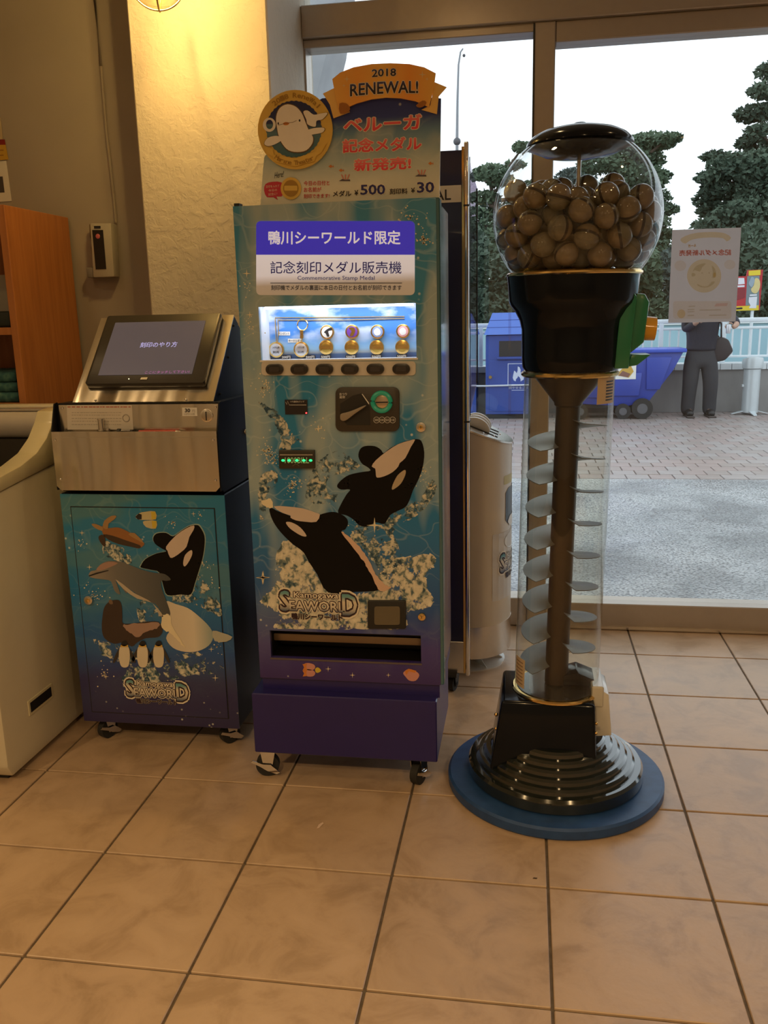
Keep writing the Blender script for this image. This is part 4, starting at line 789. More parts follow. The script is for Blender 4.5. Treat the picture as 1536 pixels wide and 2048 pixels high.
decal(DP, 'dolphin_picture', dol, grad_mat('dolphin_print', [(0, (.30, .26, .22)), (.35, (.16, .16, .16)), (1, (.06, .07, .08))], 0), kd, 4, 3, c=C6)
decal(DP, 'dolphin_belly', [(480, 690), (540, 760), (640, 830), (750, 860), (800, 950), (830, 960), (790, 900), (720, 840), (620, 790), (530, 720)], mat('dolphin_belly_print', (.48, .42, .34), .5), kd, 5, 2, c=C6)
decal(DP, 'dolphin_brow', [(340, 620), (370, 583), (430, 560), (500, 570), (440, 600), (380, 622)], mat('dolphin_brow_print', (.38, .24, .20), .5), kd, 5, 2, c=C6)
decal(DP, 'dolphin_mouth', [(285, 660), (340, 640), (430, 620), (430, 626), (345, 650), (290, 668)], M_INK, kd, 6, 1, c=C6)
decal(DP, 'dolphin_tail', ragged([(820, 960), (880, 950), (900, 1040), (990, 1190), (940, 1140), (880, 1080), (825, 1050)], 8, 6, 4), star, kd, 5, 1, c=C6)
turt = mat('turtle_print', (.30, .13, .04), .5); turtd = mat('turtle_dark_print', (.05, .03, .018), .5)
decal(DP, 'turtle_picture', [(380, 300), (430, 315), (500, 310), (580, 345), (640, 395), (692, 427), (655, 462), (600, 452), (500, 430), (430, 400), (390, 360)], turt, kd, 3, 3, c=C6)
decal(DP, 'turtle_underside', [(390, 360), (460, 370), (560, 405), (660, 440), (655, 462), (600, 452), (500, 430), (430, 400)], turtd, kd, 4, 2, c=C6)
for pts in ([(305, 285), (340, 285), (388, 310), (382, 335), (330, 312)], [(390, 312), (398, 262), (450, 225), (488, 226), (470, 252), (430, 282), (424, 322)], [(575, 360), (620, 350), (690, 425), (630, 395)]): decal(DP, 'turtle_limb', pts, mat('turtle_limb_print', (.36, .22, .09), .5), kd, 4, 2, c=C6)
decal(DP, 'turtle_limb', [(362, 370), (400, 368), (406, 445), (382, 436), (358, 395)], turtd, kd, 4, 2, c=C6)
for pts in ([(625, 232), (655, 205), (700, 195), (770, 192), (776, 250), (700, 255), (650, 252)], [(680, 268), (720, 260), (780, 262), (775, 318), (705, 308)]):
    decal(DP, 'fish_picture', pts, mat('fish_cream_print', (.55, .50, .30), .5), kd, 3, 2, c=C6)
decal(DP, 'fish_stripe', [(740, 195), (772, 194), (776, 250), (745, 250)], fishy, kd, 4, 1, c=C6); decal(DP, 'fish_stripe', [(745, 262), (780, 263), (776, 316), (750, 312)], fishy, kd, 4, 1, c=C6); decal(DP, 'fish_stripe', [(625, 232), (650, 208), (672, 215), (672, 250), (645, 252)], M_INK, kd, 4, 1, c=C6)
pw = mat('penguin_white_print', (.68, .62, .50), .5); py_ = mat('penguin_yellow_print', (.62, .40, .08), .5)
for x, s in ((545, -1), (678, 0), (795, 1)):
    p = decal(DP, 'penguin_picture', [(x-34, 1190), (x, 1160), (x+34, 1190), (x+40, 1260), (x+28, 1325), (x-18, 1328), (x-38, 1270)], pw, kd, 5, 3, c=C6)
    decal(DP, 'penguin_head', [(x-24, 1165), (x-10, 1140), (x+14, 1138), (x+26, 1165), (x, 1178)], M_INK, kd, 6, 2, c=C6); decal(DP, 'penguin_neck', [(x-26, 1168), (x+28, 1168), (x+30, 1184), (x-28, 1184)], py_, kd, 6, 1, c=C6)
    for q in (-1, 1): decal(DP, 'penguin_wing', [(x+q*34, 1190), (x+q*60, 1230), (x+q*84, 1290), (x+q*72, 1300), (x+q*44, 1250)], mat('penguin_dark_print', (.04, .035, .035), .5), kd, 4, 2, c=C6)
for x, y, r, n, sd in ((320, 800, 110, 40, 31), (900, 270, 60, 16, 32), (1130, 570, 50, 12, 33), (1180, 740, 60, 14, 34), (1220, 1180, 60, 14, 35), (400, 1380, 70, 20, 36), (230, 440, 60, 12, 37), (1100, 220, 60, 10, 38)): drops(DP, x, y, r, n, C6, kd, sd, 1.5)
for x, y, r in ((235, 350, 6), (1050, 210, 5), (290, 600, 6), (1180, 1200, 6), (410, 1400, 6), (1210, 1410, 7)): twinkle(DP, x, y, r, C6, kd)
plane_logo(DP, 253, 1361, 378, 1408, kd, 6)
k = disc(DP, 288, 838, 30, C6, 0, .010, 'door_lock', M_STEEL, kd); disc(DP, 288, 838, 16, C6, .010, .013, 'lock_core', M_BRASS, kd)
for x, y, a in ((-1.905, 1.047, 1.2), (-1.462, 1.058, .9), (-1.90, 1.40, .5), (-1.462, 1.40, .3)): caster(x, y, ki, .035, .09, a, True, M_CHROME)
# upper housing: black box, steel tray front, back plate with coin slot, tilted screen
b = B(); b.prism([V((KX1-.005, y, z)) for y, z in ((1.00, .89), (KB-.02, .89), (KB-.02, 1.165), (1.015, 1.172), (1.012, 1.085), (.985, 1.07), (.985, .905))], (-(KX1-KX0)+.010, 0, 0))
b.done('housing', M_DARKMETAL, ki, None)
for x in (KX0+.002, KX1-.006): B().prism([V((x, y, z)) for y, z in ((.968, .90), (1.02, .90), (1.02, 1.175), (1.0, 1.172), (.968, 1.086))], (.004, 0, 0)).done('cheek', M_DARKMETAL, ki, None)
SP_ = YP(.962)
pts = [SP_.uv(p) for p in rrect(*C5(40, 932), *C5(1330, 1378), 6)]
x0, x1 = KX0+.006, KX1-.004; z0, z1 = .900, 1.088
fpz = [(x0, z1), (x1, z1), (x1, z0+.014), (x1-.014, z0), (x0+.014, z0), (x0, z0+.014)]
kp = B().prism([V((x, .962, z)) for x, z in fpz], (0, .004, 0)).done('tray_front', M_SHEET, ki, None)
B().box(x0, x1, .9605, .9625, z1-.018, z1-.0165).done('fold_line', mat('steel_edge', (.7, .66, .6), .2, 1.), kp, None)
for x, z in ((x0+.011, z1-.026), (x1-.012, z1-.026), (x0+.015, z0+.036), (x1-.013, z0+.036)): B().sphere((x, .9615, z), .0042, 12, 8, (1, .5, 1)).done('screw', M_CHROME, kp)
B().box(x0, x1, .964, 1.006, 1.074, 1.079).done('tray_floor', M_STEEL, ki, None)
bp_ = B().box(x0+.012, x1-.002, 1.003, 1.008, 1.079, 1.168).done('back_plate', M_SHEET, ki, None)
BP = YP(1.0029)
for x, z in ((x0+.024, 1.158), (x1-.012, 1.158)): B().sphere((x, 1.002, z), .0042, 12, 8, (1, .5, 1)).done('screw', M_CHROME, bp_)
pa = decal(BP, 'instruction_sheet', [(142, 130), (700, 128), (712, 338), (150, 338)], mat('paper', (.62, .58, .52), .7), bp_, 1, 1, c=C9)
fnt = mat('faint_print', (.38, .35, .31), .6); fr_ = mat('faint_red_print', (.45, .14, .10), .6)
R = random.Random(5)
x = 150
while x < 690:
    w_ = R.uniform(14, 34); decal(BP, 'print_line', [(x, 140), (x+w_, 140), (x+w_, 149), (x, 149)], fr_, pa, 2, 1, c=C9); x += w_+R.uniform(3, 12)
for yy in (190, 212, 240, 264, 292):
    x = 186
    while x < 590:
        w_ = R.uniform(8, 26); decal(BP, 'print_line', [(x, yy), (x+w_, yy), (x+w_, yy+5), (x, yy+5)], fnt, pa, 2, 1, c=C9); x += w_+R.uniform(3, 8)
u, v = BP.uv(C9(650, 240)); B().tube([BP.at(u+.011*math.cos(2*PI*i/24), v+.011*math.sin(2*PI*i/24), .0005) for i in range(24)], .0018, 4, True).done('ring_diagram', fnt, pa)
pr = decal(BP, 'price_label', [(1128, 150), (1256, 150), (1258, 222), (1130, 222)], M_WHITE, bp_, 2, 1, c=C9)
write(BP, '30', 1152, 158, 1198, 190, M_INK, pr, .03, 4, 0, C9); write(BP, '円', 1214, 168, 1238, 190, fnt, pr, .0, 4, 0, C9); write(BP, '10円×3枚', 1146, 196, 1238, 214, fnt, pr, .0, 4, 0, C9)
cs = disc(BP, 1340, 218, 54, C9, 0, .005, 'coin_slot', M_STEEL, bp_); disc(BP, 1340, 218, 42, C9, .005, .0058, 'coin_slot_face', mat('coin_face_steel', (.5, .46, .4), .3, 1.), cs); decal(BP, 'coin_slit', [(1331, 182), (1341, 182), (1345, 258), (1335, 258)], M_INK, cs, 15, 1, c=C9)
# small things on the tray
tz = 1.079
kb = B().cyl((-1.79, .985, tz), (-1.79, .985, tz+.014), .014, .014, 20).cyl((-1.79, .985, tz+.014), (-1.79, .985, tz+.044), .009, .009, 18).cyl((-1.79, .985, tz+.044), (-1.79, .985, tz+.047), .0105, .0105, 18).cyl((-1.77, .988, tz), (-1.77, .988, tz+.016), .008, .008, 14)
kb.done('press_knob', M_STEEL, ki)
pn = thing('red_pen', (-1.62, .985, tz), 'red pen lying on the steel tray beside a black clip', 'pen')
B().cyl((-1.665, .985, tz+.0055), (-1.545, .989, tz+.0055), .005, .005, 12).done('barrel', mat('red_plastic', (.55, .06, .03), .3), pn); B().cyl((-1.545, .989, tz+.0055), (-1.53, .9895, tz+.0055), .005, .0015, 12).done('tip', M_STEEL, pn)
cl = thing('black_clip', (-1.70, .983, tz), 'small black clip lying on the steel tray next to the red pen', 'clip')
B().cyl((-1.735, .983, tz+.008), (-1.725, .983, tz+.008), .008, .008, 14).cyl((-1.725, .983, tz+.006), (-1.685, .984, tz+.006), .006, .006, 12).done('body', M_BLACK, cl)
B().box(-1.72, -1.69, .975, .978, tz+.006, tz+.014).done('pocket_clip', M_CHROME, cl, None)
# screen unit
sb, st = V((0, 1.035, 1.172)), V((0, 1.285, 1.434)); SX0_, SX1_ = -1.905, -1.433
up = (st-sb).normalized(); TS = Plane(V((0, sb.y, sb.z)), (1, 0, 0), up)
b = B(); b.prism([V((SX1_-.002, y, z)) for y, z in ((1.037, 1.166), (1.285, 1.432), (1.30, 1.425), (1.42, 1.33), (1.44, 1.166))], (SX0_-SX1_+.004, 0, 0)); b.done('screen_housing', M_DARKMETAL, ki, None)
hl = (st-sb).length
sf = B().prism([TS.at(SX0_, 0, .002), TS.at(SX1_, 0, .002), TS.at(SX1_, hl, .002), TS.at(SX0_, hl, .002)], -TS.N*.004).done('screen_plate', M_SHEET, ki, None)
for x in (352, 1045): B().sphere(TS.at(TS.uv(C5(x, 704))[0], .006, .003), .004, 10, 8).done('screw', M_CHROME, sf)
mq = [TS.uv(C5(*p)) for p in ((290, 600), (1200, 598), (1330, 66), (468, 74))]
mu0 = (mq[0][0]+mq[3][0])/2; mu1 = (mq[1][0]+mq[2][0])/2; mv0 = (mq[0][1]+mq[1][1])/2; mv1 = (mq[2][1]+mq[3][1])/2
t = B(); t.prism([TS.at(u, v, .024) for u, v in rrect(mu0, mv0, mu1, mv1, .008)], -TS.N*.022, .003); mo = t.done('touch_monitor', mat('dark_grey_bezel', (.030, .026, .022), .35), ki)
sq = [TS.uv(C5(*p)) for p in ((400, 540), (1110, 530), (1212, 125), (520, 135))]
su0 = (sq[0][0]+sq[3][0])/2; su1 = (sq[1][0]+sq[2][0])/2; sv0 = (sq[0][1]+sq[1][1])/2; sv1 = (sq[2][1]+sq[3][1])/2
scm = mat('lit_grey_screen', (.05, .045, .05), .25, emit=(.100, .082, .090), es=.6, coat=.3)
B().prism([TS.at(su0, sv0, .0255), TS.at(su1, sv0, .0255), TS.at(su1, sv1, .0255), TS.at(su0, sv1, .0255)], -TS.N*.001).done('screen', scm, mo, None)
sw, sh = su1-su0, sv1-sv0
def scr(a, b_, c, d): return lambda s, t: TS.at(su0+sw*(a+(c-a)*s), sv0+sh*(b_+(d-b_)*t), .0265)
lit = mat('lit_lilac_lettering', (.3, .3, .5), .5, emit=(.40, .38, .72), es=.9); lit2 = mat('lit_violet_lettering', (.3, .1, .3), .5, emit=(.36, .10, .36), es=.7)
lettering(scr(.36, .50, .76, .60), '刻印のやり方', lit, mo, .006, .006); lettering(scr(.50, .012, .97, .062), 'ここにタッチして下さい!', lit2, mo, .0, .0)
B().prism([TS.at(mu0+(mu1-mu0)*x, mv0+(mv1-mv0)*y, .0262) for x, y in ((.465, .045), (.52, .045), (.523, .075), (.468, .075))], -TS.N*.001).done('maker_plate', mat('silver_plate', (.7, .66, .55), .3, .6), mo, None)
B().sphere(TS.at(mu0+(mu1-mu0)*.365, mv0+(mv1-mv0)*.06, .0245), .002, 10, 6).done('power_lamp', mat('pale_led', (.7, .7, .5), .4, emit=(.9, .9, .6), es=1.2), mo)
for y, z in ((1.10, 1.19), (1.20, 1.30), (1.27, 1.40), (1.40, 1.20)): B().sphere((SX1_+.001, y, z), .004, 10, 6).done('side_screw', M_BLACK, ki)
B().sphere((KX1-.004, 1.24, 1.05), .009, 12, 8).done('side_knob', M_STEEL, ki)

# ================================================================ chest freezer at the left
FX = -2.066
fz = thing('chest_freezer', (-2.9, 1.1, 0), 'cream open-top chest freezer with curved rim and hand slot, at left edge', 'freezer')
fm = mat('cream_enamel', (.60, .55, .42), .38, coat=.25, var=.04); fm2 = mat('cream_rim', (.66, .60, .40), .28, coat=.3, var=.04)
seam = [(.70, .885), (.834, .918), (1.174, .952), (1.56, .985)]
B().prism([V((FX, y, z)) for y, z in [(.72, .02), (.70, .06), (.70, .885), (.834, .918), (1.174, .952), (1.56, .985), (1.56, .02)]], (-.06, 0, 0), .006).done('end_panel', fm, fz)
curve = [onX(*p, FX) for p in ((0, 953), (40, 932), (72, 906), (92, 876), (104, 845), (110, 822))]
top = [(.70, .948)]+[(p.y, p.z) for p in curve]+[(1.25, 1.133), (1.56, 1.133)]
sm = []
for i in range(len(top)-1):
    for q in range(4): f_ = q/4; sm.append((top[i][0]*(1-f_)+top[i+1][0]*f_, top[i][1]*(1-f_)+top[i+1][1]*f_))
sm.append(top[-1])
B().prism([V((FX+.003, y, z)) for y, z in sm+[(1.56, .987), (1.174, .954), (.834, .920), (.70, .887)]], (-.07, 0, 0), .004).done('end_rim', fm2, fz)
B().box(-4.0, FX-.06, .70, .76, .03, .93, .01).done('front_panel', fm, fz); B().box(-4.0, FX-.02, .695, .80, .90, .955, .015).done('front_rim', fm2, fz)
B().box(-4.0, FX-.06, 1.50, 1.56, .03, 1.12, .006).done('back_panel', fm, fz)
B().box(-4.0, FX-.06, .76, 1.50, .10, .80).done('well_floor', mat('freezer_well', (.05, .05, .05), .5), fz, None)
B().cyl((-4.0, 1.46, 1.052), (FX-.07, 1.46, 1.052), .052, seg=24).done('roller_cover', mat('grey_roller', (.50, .46, .42), .3), fz)
B().box(-4.0, FX-.07, 1.44, 1.475, 1.104, 1.113).done('cover_rail', M_STEEL, fz, None); B().box(-4.0, FX-.06, 1.42, 1.50, .80, 1.0).done('inner_back', mat('inner_dark', (.03, .025, .02), .5), fz, None)
hs = B(); 
ys0, ys1, zs0, zs1 = .852, .982, .176, .210
hs.box(FX-.002, FX+.003, ys0-.010, ys1+.010, zs0-.010, zs1+.010, .002, 1); h_ = hs.done('hand_slot_frame', fm2, fz)
B().box(FX+.0028, FX+.0036, ys0, ys1, zs0, zs1).done('hand_slot', M_INK, h_, None)
B().box(-3.9, FX-.03, .74, 1.52, 0, .03).done('plinth', M_BLACK, fz, None)

# ================================================================ orange wood shelf unit behind the freezer
WOOD = mottle('orange_wood', [(.25, (.36, .13, .035)), (.5, (.46, .17, .045)), (.75, (.52, .21, .06))], 5, .42, (9, 9, .7), detail=7, distort=.4)
WX, WY0, WY1, WZT = -2.415, 1.607, 2.085, 1.861
sh = thing('shelf_unit', (-2.9, 1.85, 0), 'tall orange-brown wooden shelf unit behind the cream freezer', 'shelf')
B().box(WX-.03, WX, WY0, WY1, 0, WZT, .002, 1).done('side_panel', WOOD, sh); B().box(-3.45, -3.42, WY0, WY1, 0, WZT, .002, 1).done('side_panel', WOOD, sh)
B().box(-3.42, WX-.03, WY1-.012, WY1, 0, WZT-.03).done('back_panel', WOOD, sh, None); B().box(-3.42, WX-.03, WY0, WY1-.012, WZT-.03, WZT).done('top_board', WOOD, sh, None)
zs = [onY(10, 655, WY0).z-.028, onY(20, 806, WY0).z-.028]
for z in zs+[.72, .36, .06]: B().box(-3.42, WX-.03, WY0+.002, WY1-.012, z, z+.028).done('shelf_board', WOOD, sh, None)
tow = mottle('teal_star_towel', [(.35, (.015, .06, .07)), (.55, (.04, .13, .13)), (.66, (.10, .22, .18)), (.72, (.50, .42, .20))], 22, .95, detail=2)
z = zs[1]+.029
for k, (lab, h) in enumerate((('folded teal patterned towel, bottom of the stack on the shelf', .040), ('folded teal patterned towel, middle of the stack on the shelf', .038), ('folded teal patterned towel, top of the stack on the shelf', .042))):
    t = B().box(-2.86, WX-.036-.004*k, WY0+.012+.003*k, WY0+.30, z, z+h, .014, 3).done('folded_towel', tow, None, origin=(-2.65, WY0+.15, z)); tag(t, lab, 'towel', 'towels stacked on the shelf'); z += h+.0005
t = B().box(-2.85, WX-.036, WY0+.012, WY0+.25, zs[0]+.029, zs[0]+.09, .012, 3).done('dark_pouch', mat('dark_green_cloth', (.012, .02, .018), .6), None, origin=(-2.65, WY0+.12, zs[0]+.029)); tag(t, 'dark green folded cloth on the shelf above the towels', 'cloth')
t = B().box(-2.85, WX-.05, WY0+.26, WY0+.28, zs[0]+.029, zs[0]+.24, .002, 1).done('display_card', mat('grey_card', (.40, .38, .33), .7), None, None, origin=(-2.65, WY0+.27, zs[0]+.029)); tag(t, 'pale grey card standing behind the dark cloth on shelf', 'card')

# ================================================================ wall things
BW = YP(YB-.001); CW = crop(0, 200, 9.317)
t = thing('wall_notice', onY(5, 402, YB), 'white wall notice with a small dark photo above the wooden shelf', 'notice')
def wallpoly(name, pts, m, parent, k, c): return B().prism([BW.at(*BW.uv(c(*p)), k) for p in pts], (0, .0015, 0)).done(name, m, parent, None)
wallpoly('paper', [(-200, 1150), (118, 1130), (222, 1885), (-200, 1915)], M_WHITE, t, .002, CW); wallpoly('photo', [(-150, 1440), (55, 1425), (92, 1725), (-150, 1735)], mat('dark_photo', (.08, .07, .07), .3), t, .003, CW)
t = thing('yellow_wall_card', onY(5, 322, YB), 'yellow wall card with dark red top band above the white notice', 'card')
wallpoly('card', [(-200, 840), (115, 838), (168, 1112), (-200, 1145)], mat('yellow_card', (.58, .36, .04), .5), t, .005, CW); wallpoly('red_band', [(-200, 760), (98, 738), (116, 838), (-200, 842)], mat('dark_red_card', (.25, .015, .015), .5), t, .0055, CW)
for y in (935, 1030): wallpoly('print_line', [(-150, y), (75, y-8), (80, y+14), (-150, y+22)], mat('amber_print', (.35, .18, .02), .5), t, .006, CW)
t = wallpoly('upper_wall_card', [(-200, 330), (15, 330), (40, 520), (60, 735), (-200, 750)], mat('cream_card', (.55, .45, .28), .5), None, .004, CW); tag(t, 'cream wall card partly in view at the left edge, topmost', 'card')
C8 = crop(0, 380, 4.266)
ft = thing('emergency_flashlight', onY(215, 560, YB), 'white emergency flashlight holder on the plaster wall beside the pillar', 'flashlight')
def wallbox(name, pts, d0, d1, m, parent, bev=.003): return B().prism([BW.at(*BW.uv(C8(*p)), d1) for p in pts], (0, d1-d0, 0), bev).done(name, m, parent)
wallbox('case', [(822, 295), (1000, 295), (1028, 745), (850, 752)], 0, .06, mat('white_case_plastic', (.46, .44, .38), .4), ft, .006)
wallbox('window', [(845, 352), (935, 352), (962, 680), (874, 682)], .058, .062, M_BLACK, ft, 0)
B().sphere(BW.at(*BW.uv(C8(893, 405)), .062), .010, 14, 8, (1, .4, 1)).done('indicator', mat('dim_red_lamp', (.35, .08, .06), .4, emit=(.5, .08, .05), es=.15), ft)
wallbox('label_plate', [(862, 318), (914, 318), (915, 338), (863, 338)], .059, .063, M_INK, ft, 0)
B().tube([BW.at(*BW.uv(C8(*p)), .03) for p in ((803, 300), (808, 400), (818, 500), (830, 600), (838, 680))], .006, 8).done('strap', mat('brown_strap', (.16, .11, .05), .6), ft)
wallbox('clip', [(778, 668), (842, 662), (848, 752), (790, 750)], .0, .05, mat('grey_clip', (.22, .21, .2), .4), ft, .004)
cd_ = B().tube([onY(*p, YB-.006) for p in ((188, -40), (190, 0), (202, 133), (213, 265), (222, 345), (228, 400), (232, 446))], .006, 8).done('wall_cable', WAL, None, origin=onY(210, 250, YB)); tag(cd_, 'painted cable running down the wall to the flashlight holder', 'cable')

# ================================================================ wall lamp on the pillar
lx = -1.69; lb = onX(318, 18, lx); lc = V((lx, lb.y, lb.z+.085))
wlp = thing('wall_lamp', (lx, 1.762, lc.z), 'glowing round glass wall lamp with wire guard high on the pillar', 'lamp')
B().cyl((lx, 1.762, lc.z+.16), (lx, 1.742, lc.z+.16), .07, .07, 28).done('wall_plate', mat('lamp_brass', (.30, .20, .08), .35, .8), wlp)
B().tube([(lx, 1.745, lc.z+.16), (lx, lc.y+.1, lc.z+.2), (lx, lc.y+.02, lc.z+.19), (lx, lc.y, lc.z+.13)], .012, 10).done('arm', MATS['lamp_brass'], wlp)
B().lathe([(0, .135), (.05, .13), (.07, .10), (.068, .075), (.05, .078)], lc, 28).done('cap', MATS['lamp_brass'], wlp)
B().lathe([(.062, .08), (.082, .03), (.085, -.01), (.07, -.052), (.04, -.078), (0, -.085)], lc, 32).done('glass_globe', glass('lamp_glass', (1, .98, .9), .08, .6, 2), wlp)
gd = B()
for a in (0.3, 0.3+PI/2): gd.tube([lc+V((.090*math.cos(q)*math.cos(a), .090*math.cos(q)*math.sin(a), .09*math.sin(q)-.0)) for q in [-PI+PI*i/20 for i in range(21)]], .003, 6)
gd.tube([lc+V((.089*math.cos(2*PI*i/28), .089*math.sin(2*PI*i/28), .0)) for i in range(28)], .003, 6, True); gd.done('wire_guard', MATS['lamp_brass'], wlp)
B().sphere(lc+V((0, 0, .02)), .032, 18, 12, (1, 1, 1.3)).done('bulb', mat('lit_bulb', (1, .8, .5), .4, emit=(1, .66, .26), es=30.), wlp)
l = bpy.data.lights.new('wall_lamp_light', 'POINT'); l.energy = 66.; l.color = (1, .63, .20); l.shadow_soft_size = .04
lo = bpy.data.objects.new('wall_lamp_light', l); COL.objects.link(lo); lo.parent = wlp; lo.location = lc+V((0, 0, .02))-V(wlp.location)
# ================================================================ navy display stand behind the machine
CY, CX0, CX1, CZ0, CZ1 = 1.535, -1.26, -.690, .085, 1.965
st_ = thing('medal_display_stand', (-.97, 1.57, 0), 'navy upright display stand with chrome edge behind the vending machine', 'display stand')
navyp = mat('navy_panel', (.012, .014, .055), .35, coat=.2)
B().box(CX0, CX1, CY, CY+.05, CZ0, CZ1-.01, .002, 1).done('panel', navyp, st_)
B().box(CX1-.002, CX1+.006, CY-.004, CY+.05, CZ0, CZ1, .001, 1).done('gold_bead', M_BRASS, st_)
B().box(CX1+.006, CX1+.022, CY-.008, CY+.055, CZ0-.01, CZ1+.015, .005, 3).done('chrome_edge', M_CHROME, st_)
for z in (.99, 1.855): B().box(CX1+.004, CX1+.023, CY-.0088, CY+.056, onY(930, 413 if z > 1 else 845, CY).z, onY(930, 413 if z > 1 else 845, CY).z+.006).done('joint', M_BLACK, st_, None)
B().box(CX0-.02, CX0, CY-.006, CY+.055, CZ0-.01, CZ1+.01, .004, 2).done('chrome_edge', M_CHROME, st_)
NP = YP(CY-.001); zt, zb = onY(900, 371, CY).z, onY(900, 405, CY).z
bd = B().box(CX0+.01, CX1-.004, CY-.0012, CY, zb, zt).done('cream_band', cream, st_, None)
ax1 = onY(902, 395, CY).x; lh = (zt-zb)*.62; aw = .046*5
lettering(lambda s, t: V((ax1-.15+.15*s, CY-.0016, zb+(zt-zb)*.16+lh*t)), 'MEDAL', M_INK, bd, .01, .01)
B().box(CX0, CX1+.004, CY-.002, CY+.045, CZ0-.002, .21, .002, 1).done('kick_plate', M_STEEL, st_)
twp = glass('violet_tinted_acrylic', (.74, .66, .76), .05, .5, 5)
sp0, sp1 = CY+.055, 2.07
pa = B().prism([V((CX1+.018, y, z)) for y, z in ((sp0, 1.93), (sp1, 1.90), (sp1, 1.14), (sp0+.05, 1.075), (sp0, 1.075))], (.003, 0, 0)).done('side_screen', twp, st_, None)
B().box(CX1+.016, CX1+.023, sp1-.004, sp1+.004, 1.14, 1.90).done('screen_edge', M_BLACK, pa, None); B().box(CX1+.016, CX1+.023, sp0-.004, sp0+.004, 1.06, 1.94).done('screen_edge', M_BLACK, pa, None)
for x in (-.737, CX0+.05): caster(x, 1.565, st_, .03, CZ0+.002, 1.3, False, M_BLACK)
for x in (-.737, CX0+.05): B().box(x-.02, x+.02, 1.50, 1.66, .079, .086).done('foot_bar', M_BLACK, st_, None)

# ================================================================ wet-umbrella bagging machine
UX, UY = -.690, 1.90; RX, RY = .168, .19
um = thing('umbrella_bagger', (UX, UY, 0), 'cream rounded umbrella bagging machine with steel slot top beside gumball machine', 'umbrella machine')
def dsec(z0, z1f, n=26, rx=RX, ry=RY):
    """upright shell with D-shaped plan, flat back at -X; z1f(x) gives the height of the top edge"""
    t = bmesh.new(); lo_ = []; hi = []
    pts = [(-.12, -ry), (-.06, -ry)]+[(rx*math.sin(PI*i/n), -ry*math.cos(PI*i/n)) for i in range(n+1)]+[(-.06, ry), (-.12, ry)]
    for x, y in pts:
        lo_.append(t.verts.new((UX+x, UY+y, z0))); hi.append(t.verts.new((UX+x, UY+y, z1f(x))))
    k = len(pts)
    for i in range(k): t.faces.new((lo_[i], lo_[(i+1) % k], hi[(i+1) % k], hi[i]))
    t.faces.new(hi); t.faces.new(lo_[::-1]); bmesh.ops.triangulate(t, faces=[f for f in t.faces if len(f.verts) > 4]); return t
ucm = mat('cream_steel_shell', (.62, .54, .42), .35, coat=.2, var=.03)
topf = lambda x: .99-.42*x if x > 0 else .99-.2*x
b = B(); b.join(dsec(.20, topf)); sh_ = b.done('shell', ucm, um, 40)
b = B(); b.join(dsec(.068, lambda x: .201, rx=RX+.001, ry=RY+.001)); b.done('skirt', M_STEEL, um, 40)
t = dsec(.0, lambda x: .006, rx=RX+.004, ry=RY+.004)
for v in t.verts: v.co.z += topf(v.co.x-UX)
b = B(); b.join(t); tp = b.done('slot_top', M_STEEL, um, 40)
for k in range(3):
    c = V((UX+.03, UY-.075+.075*k, topf(.03)+.006)); d = V((1, 0, -.42)).normalized(); up_ = V((.42, 0, 1)).normalized()
    B().prism([c+d*(.055*math.cos(PI*i/14))+up_*(.040*math.sin(PI*i/14)) for i in range(15)], (0, .02, 0), .002).done('guide_fin', mat('white_guide', (.72, .72, .70), .35), um)
    B().prism([c+V((0, -.012, 0))+d*x+up_*y for x, y in ((-.06, -.001), (.09, -.001), (.09, .003), (-.06, .003))], (0, .008, 0)).done('slot_opening', M_BLACK, um, None)
for x, y in ((.06, -.13), (.10, -.09), (.12, .02), (-.05, -.15)): B().sphere((UX+x, UY+y, topf(x)+.007), .004, 8, 6).done('rivet', M_CHROME, um)
for z in (.10, .14, .18): B().sphere((UX+.004, UY-RY-.0015, z), .004, 8, 6).done('rivet', mat('dark_rivet', (.1, .09, .08), .4, .6), um)
# bag window cut: dark recess with rounded corners on the front of the shell
def surf(a, z, k): return V((UX+(RX+k)*math.sin(a), UY-(RY+k)*math.cos(a), z))
def wrap(name, a0, a1, z0, z1, m, parent, k, r=.02, n=10):
    pts = rrect(0, 0, 1, 1, .2); b = B(); t = bmesh.new(); cols = []
    for i in range(n+1):
        s = i/n; e = min(s, 1-s)*n/2; inset = r*(1-math.sqrt(max(0, 1-(1-min(1, e))**2))) if e < 1 else 0
        cols.append((t.verts.new(surf(a0+(a1-a0)*s, z0+inset, k)), t.verts.new(surf(a0+(a1-a0)*s, z1-inset, k))))
    for i in range(n): t.faces.new((cols[i][0], cols[i+1][0], cols[i+1][1], cols[i][1]))
    b.join(t); return b.flat(name, m, parent)
wrap('bag_window', 1.05, 2.3, .60, .75, mat('bag_window_dark', (.03, .03, .03), .3), um, .0015); wrap('bag_holder', 1.15, 2.2, .59, .635, M_WHITE, um, .003)
wrap('caution_label', .98, 1.5, .765, .80, mat('pale_yellow_label', (.55, .48, .22), .5), um, .001, .001)
lp = wrap('front_poster', .62, 2.45, .30, .575, mat('pale_poster', (.60, .56, .50), .5), um, .0012, .001)
logo(lambda s, t, h: surf(.80+1.55*s, .375+.12*t, .002+h), um)
whm = mat('poster_whale', (.70, .69, .64), .5)
b = B(); t_ = bmesh.new(); t_.faces.new([t_.verts.new(surf(1.0+.9*(.5+.5*math.cos(2*PI*i/18)), .535+.035*math.sin(2*PI*i/18), .0024)) for i in range(18)]); b.join(t_); b.flat('beluga_picture', whm, um)
b = B(); b.lathe([(0, .0), (.165, .0), (.165, .006), (0, .008)], (UX-.02, UY, 0), 40); b.done('foot_plate', mat('pale_steel_plate', (.70, .70, .68), .35, .5), um)
